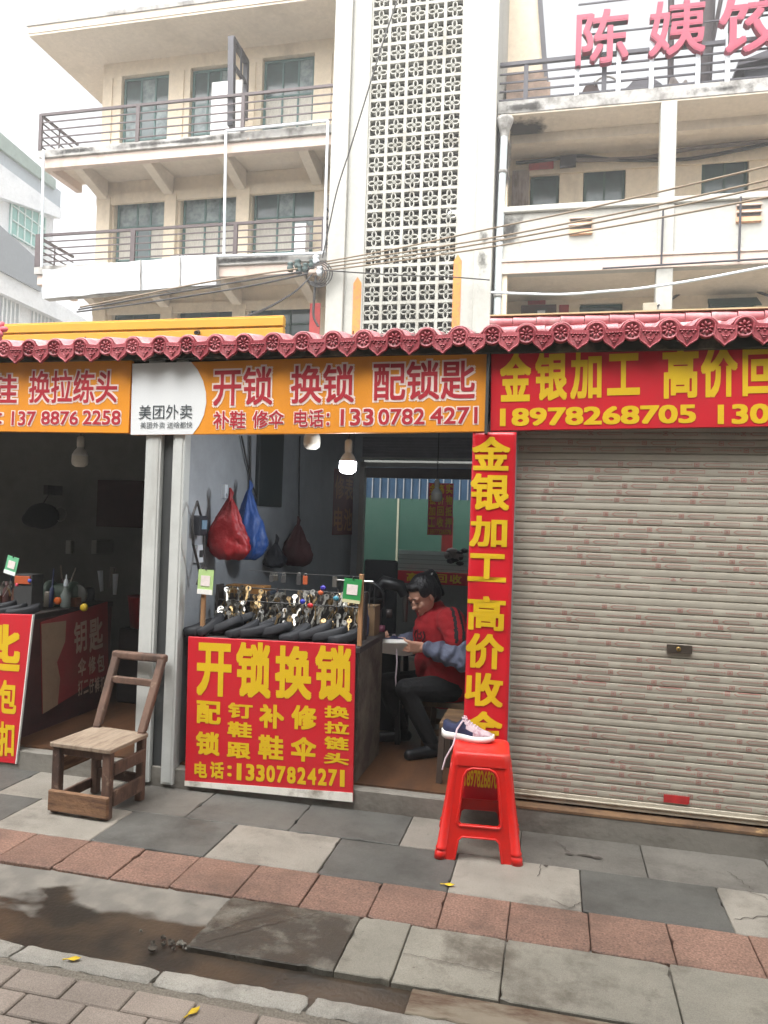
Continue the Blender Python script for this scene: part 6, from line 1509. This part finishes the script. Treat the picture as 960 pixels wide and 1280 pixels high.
a,b,c,d = pxr(932,55,1030,98,18.4); shd = thing('roof_shed', 'dark shed with sloping roof on the right wing roof', 'shed', (a+.5,19,11.1))
MB().box(a,b,18.4,20.5,11.09,d-.35).build('shed_wall', mat('shed_dark', (56,60,66), .8, .2, 3, stretch=(1,1,8)), shd)
m = MB().hexa([(a-.2,18.2,d-.5),(b,18.2,d-.2),(b,20.6,d-.2),(a-.2,20.6,d-.5)], [(a-.2,18.2,d-.42),(b,18.2,d+.2),(b,20.6,d+.2),(a-.2,20.6,d-.42)]); m.build('shed_roof', M_dark, shd)
m = MB()
for k in range(30):
    x = random.uniform(*sorted((atY(886,100,17.5).x, atY(932,100,17.5).x))); s_ = random.uniform(.02,.06)
    m.ell((x,17.5+random.uniform(-.1,.1),11.2+random.uniform(0,.16)), s_,s_*.5,s_, 0, 5, 4)
m.box(atY(890,100,17.5).x,atY(928,100,17.5).x,17.4,17.6,11.09,11.2,1)
o = m.build('potted_plant', [mat('roof_leaves', (70,96,70), .8, .3, 9), M_weather]); o['label'] = 'trough of small green plants on the roof edge under the third character'; o['category'] = 'plant'
# dark rod frame on the right parapet
m = MB(); q = lambda px, py: atY(px, py, 16.9)
m.tube([q(753,335.5),q(965,323)], .022, 6).tube([q(829,262),q(826.5,332)], .022, 6).tube([q(926,246),q(923.5,327)], .025, 6)
o = m.build('rod_frame', M_dark); o['label'] = 'thin dark rod frame across the right parapet'; o['category'] = 'rod frame'
# cables on the gallery walls
def cable(name, label, pts, r, m_=None, grp=None, n=6):
    P = [Vector(p) for p in pts]; out = []
    for i in range(len(P)-1):
        for k in range(5):
            t = k/5; p0 = P[max(i-1,0)]; p1 = P[i]; p2 = P[i+1]; p3 = P[min(i+2,len(P)-1)]
            out.append(.5*((2*p1)+(p2-p0)*t+(2*p0-5*p1+4*p2-p3)*t*t+(3*p1-p0-3*p2+p3)*t**3))
    out.append(P[-1])
    o = MB().tube(out, r, n).build(name, m_ or M_wire); o['label'] = label; o['category'] = 'cable'
    if grp: o['group'] = grp
    return o
gg = 'cables across the facade'
cable('wall_cable', 'sagging black cable along the upper gallery wall', [atY(x,y,YRW-.2) for x, y in ((645,204),(690,199),(722,195),(760,199),(800,200),(840,200),(880,196),(960,180))], .045, None, gg)
cable('wall_cable', 'grey cable bundle just under the gallery ceiling', [atY(x,y,YRW-.2) for x, y in ((720,200),(800,198),(840,190),(865,186),(900,182),(960,176))], .05, mat('grey_cable', (110,100,96), .7, .2), gg)
cable('wall_cable', 'black cable along the lower gallery wall', [atY(x,y,YRW-.1) for x, y in ((836,376),(870,357),(905,356),(935,356),(950,366),(985,376))], .03, None, gg)
yy = lambda px: 16.7 - 4.2*max(0,(px-410))/550
for i, (lab, pts) in enumerate((('topmost street wire crossing the tower', [(408,327),(500,310),(600,288.5),(700,268),(800,245.5),(960,207.5),(1100,172)]),
                 ('second street wire from the top crossing the tower', [(408,330),(500,316),(600,300),(700,281),(800,261),(960,225),(1100,190)]),
                 ('third street wire crossing the tower', [(408,334),(500,321),(600,305),(700,287),(800,267.5),(960,233),(1100,199)]),
                 ('lowest of the four sloping street wires crossing the tower', [(408,338),(500,326),(600,311),(700,294.5),(800,277),(960,246.5),(1100,216)]))):
    cable('street_wire', lab, [atY(x,y,yy(x)) for x, y in pts], .017, M_wirew, gg)
cable('street_wire', 'thin dark wire ending at the tower right edge', [atY(x,y,16.6) for x, y in ((404,338),(500,344),(560,346),(612,350))], .014, None, gg)
cable('street_wire', 'white wire sagging below the right parapet', [atY(x,y,16.3) for x, y in ((614,365.5),(650,367),(705,368),(760,364),(800,360.5),(870,350),(960,333),(1050,316))], .028, M_pipew, gg)
cable('street_wire', 'long thin wire hanging down over the tower left side', [atY(x,y,16.5) for x, y in ((500,-10),(478,55),(458,120),(438,185),(422,235),(412,280),(403,322))], .016, None, gg)
for k, (lab, pts) in enumerate((('upper wire running left under the lower balcony', [(372,336),(300,346),(240,356),(170,370),(100,384)]), ('middle wire running left under the lower balcony', [(376,340),(300,352),(230,364),(160,376),(98,387)]),
                 ('lower wire running left under the lower balcony', [(385,342),(320,356),(250,368),(170,380),(96,390)]))):
    cable('street_wire', lab, [atY(x,y,16.6) for x, y in pts], .022, M_wirew if k == 0 else None, gg)
cable('street_wire', 'thick black cable dropping from the insulators to the yellow panel', [atY(390,343,16.6),atY(372,362,15),atY(340,382,12.5),atY(300,399,9.5),atY(262,411,6.6),atY(245,416,5.9)], .02, None, gg)
cable('street_wire', 'black cable hanging down at the tower left edge', [atY(x,y,16.7) for x, y in ((395,345),(393,370),(392,395),(398,408))], .03, None, gg)
ins = thing('insulator_cluster', 'cluster of wire clamps and coiled cable at the left edge of the tower', 'insulators', atY(390,335,16.7))
for k, (px, py) in enumerate(((363,335),(372,331),(374,338),(382,336),(390,331),(395,326),(400,340))):
    MB().lathe([(0,-.1),(.07,-.08),(.09,0),(.06,.06),(.09,.09),(.05,.13),(0,.13)], 8, atY(px,py,16.7)).build('insulator', mat('insulator_green', (60,78,76), .4, .2) if k < 5 else M_pipew, ins)
m = MB(); c = atY(393,338,16.65)
for k in range(5): m.tube([c+Vector((.03*k+(.2+.03*k)*math.cos(t),0,(.18+.03*k)*math.sin(t)-.1)) for t in [i*math.pi/8 for i in range(17)]], .014, 5)
m.build('coiled_cable', M_wire, ins)

# ---------------- pale house far left
fh = thing('pale_house', 'pale blue grey house with teal windows far behind the left balconies', 'house', (-22,26,0))
XH = -22.0
def hx(px, py): return atX(px, py, XH)
def band(name, p0, p1, h0, h1, out, m_, parent=fh):
    """a band on the +x face between two photo points (its top edge), h0 above and h1 below at each end"""
    a, b = hx(*p0), hx(*p1); za0, zb0 = hx(p0[0],p0[1]+h0).z, hx(p1[0],p1[1]+h1).z
    m = MB().hexa([(XH-.05,a.y,za0),(XH+out,a.y,za0),(XH+out,b.y,zb0),(XH-.05,b.y,zb0)], [(XH-.05,a.y,a.z),(XH+out,a.y,a.z),(XH+out,b.y,b.z),(XH-.05,b.y,b.z)])
    return m.build(name, m_, parent)
M_hw = stained('pale_house_wall', (220,224,228), (190,196,202), .85, .8, amt=(.5,.8)); M_hg = mat('teal_house_glass', (128,176,170), .25, .12, 2)
ye = hx(66,300).y; yn = hx(-30,300).y
MB().box(XH-8,XH,yn,ye,0,hx(66,255).z).build('wall', M_hw, fh)
band('roof_awning', (-30,166), (70,240), 22, 30, .25, mat('blue_grey_awning', (164,174,182), .7, .15, 4, stretch=(1,8,1)))
band('roof', (-30,150), (60,226), 22, 12, .4, mat('green_grey_roof', (140,156,150), .8, .15))
band('fascia', (-10,205), (68,262), 42, 12, .35, M_hw)
f = band('window', (13,239), (55,273), 55, 45, .06, M_hg)
m = MB()
for k in range(6):
    a = hx(13+k*8.4,239+k*6.8); z0_ = hx(13+k*8.4,294+k*5.2).z; m.bar((XH+.09,a.y,a.z),(XH+.09,a.y,z0_),.05,.05)
for k in range(4):
    a, b = hx(13,239+k*18), hx(55,273+k*15); m.bar((XH+.1,a.y,a.z),(XH+.1,b.y,b.z),.05,.05)
m.build('sash', mat('sash_white', (200,216,214), .5, .1), f)
band('canopy', (-30,268), (40,330), 62, 36, .5, mat('dark_house_awning', (136,143,150), .8, .15, 4, stretch=(1,8,1)))
band('eave', (-30,325), (112,408), 32, 14, .4, M_hw)
for p0, p1, h0, h1 in (((-14,352),(22,370),60,50),((40,384),(72,402),40,30)):
    f = band('window', p0, p1, h0, h1, .06, mat('house_window_grey', (176,184,190), .4, .1)); m = MB()
    for k in range(8):
        t = k/7; a = hx(p0[0]+(p1[0]-p0[0])*t, p0[1]+(p1[1]-p0[1])*t); m.bar((XH+.1,a.y,a.z),(XH+.1,a.y,a.z-1.6),.05,.05)
    m.build('window_bars', mat('bar_white', (226,230,232), .5, .05), f)
# ---------------- light haze in the air
hz_ = MB().box(-60,45,-20,60,-1.2,18).build('haze', [])
hz_['kind'] = 'stuff'
hm = bpy.data.materials.new('haze_air'); hm.use_nodes = True; hN = hm.node_tree.nodes; hN.remove(hN['Principled BSDF']); pv_ = hN.new('ShaderNodeVolumePrincipled')
pv_.inputs['Density'].default_value = .0045; pv_.inputs['Color'].default_value = (.97,.96,.94,1); pv_.inputs['Anisotropy'].default_value = .2
hm.node_tree.links.new(pv_.outputs[0], hN['Material Output'].inputs['Volume']); hz_.data.materials.append(hm)
bpy.data.objects.remove(_to)
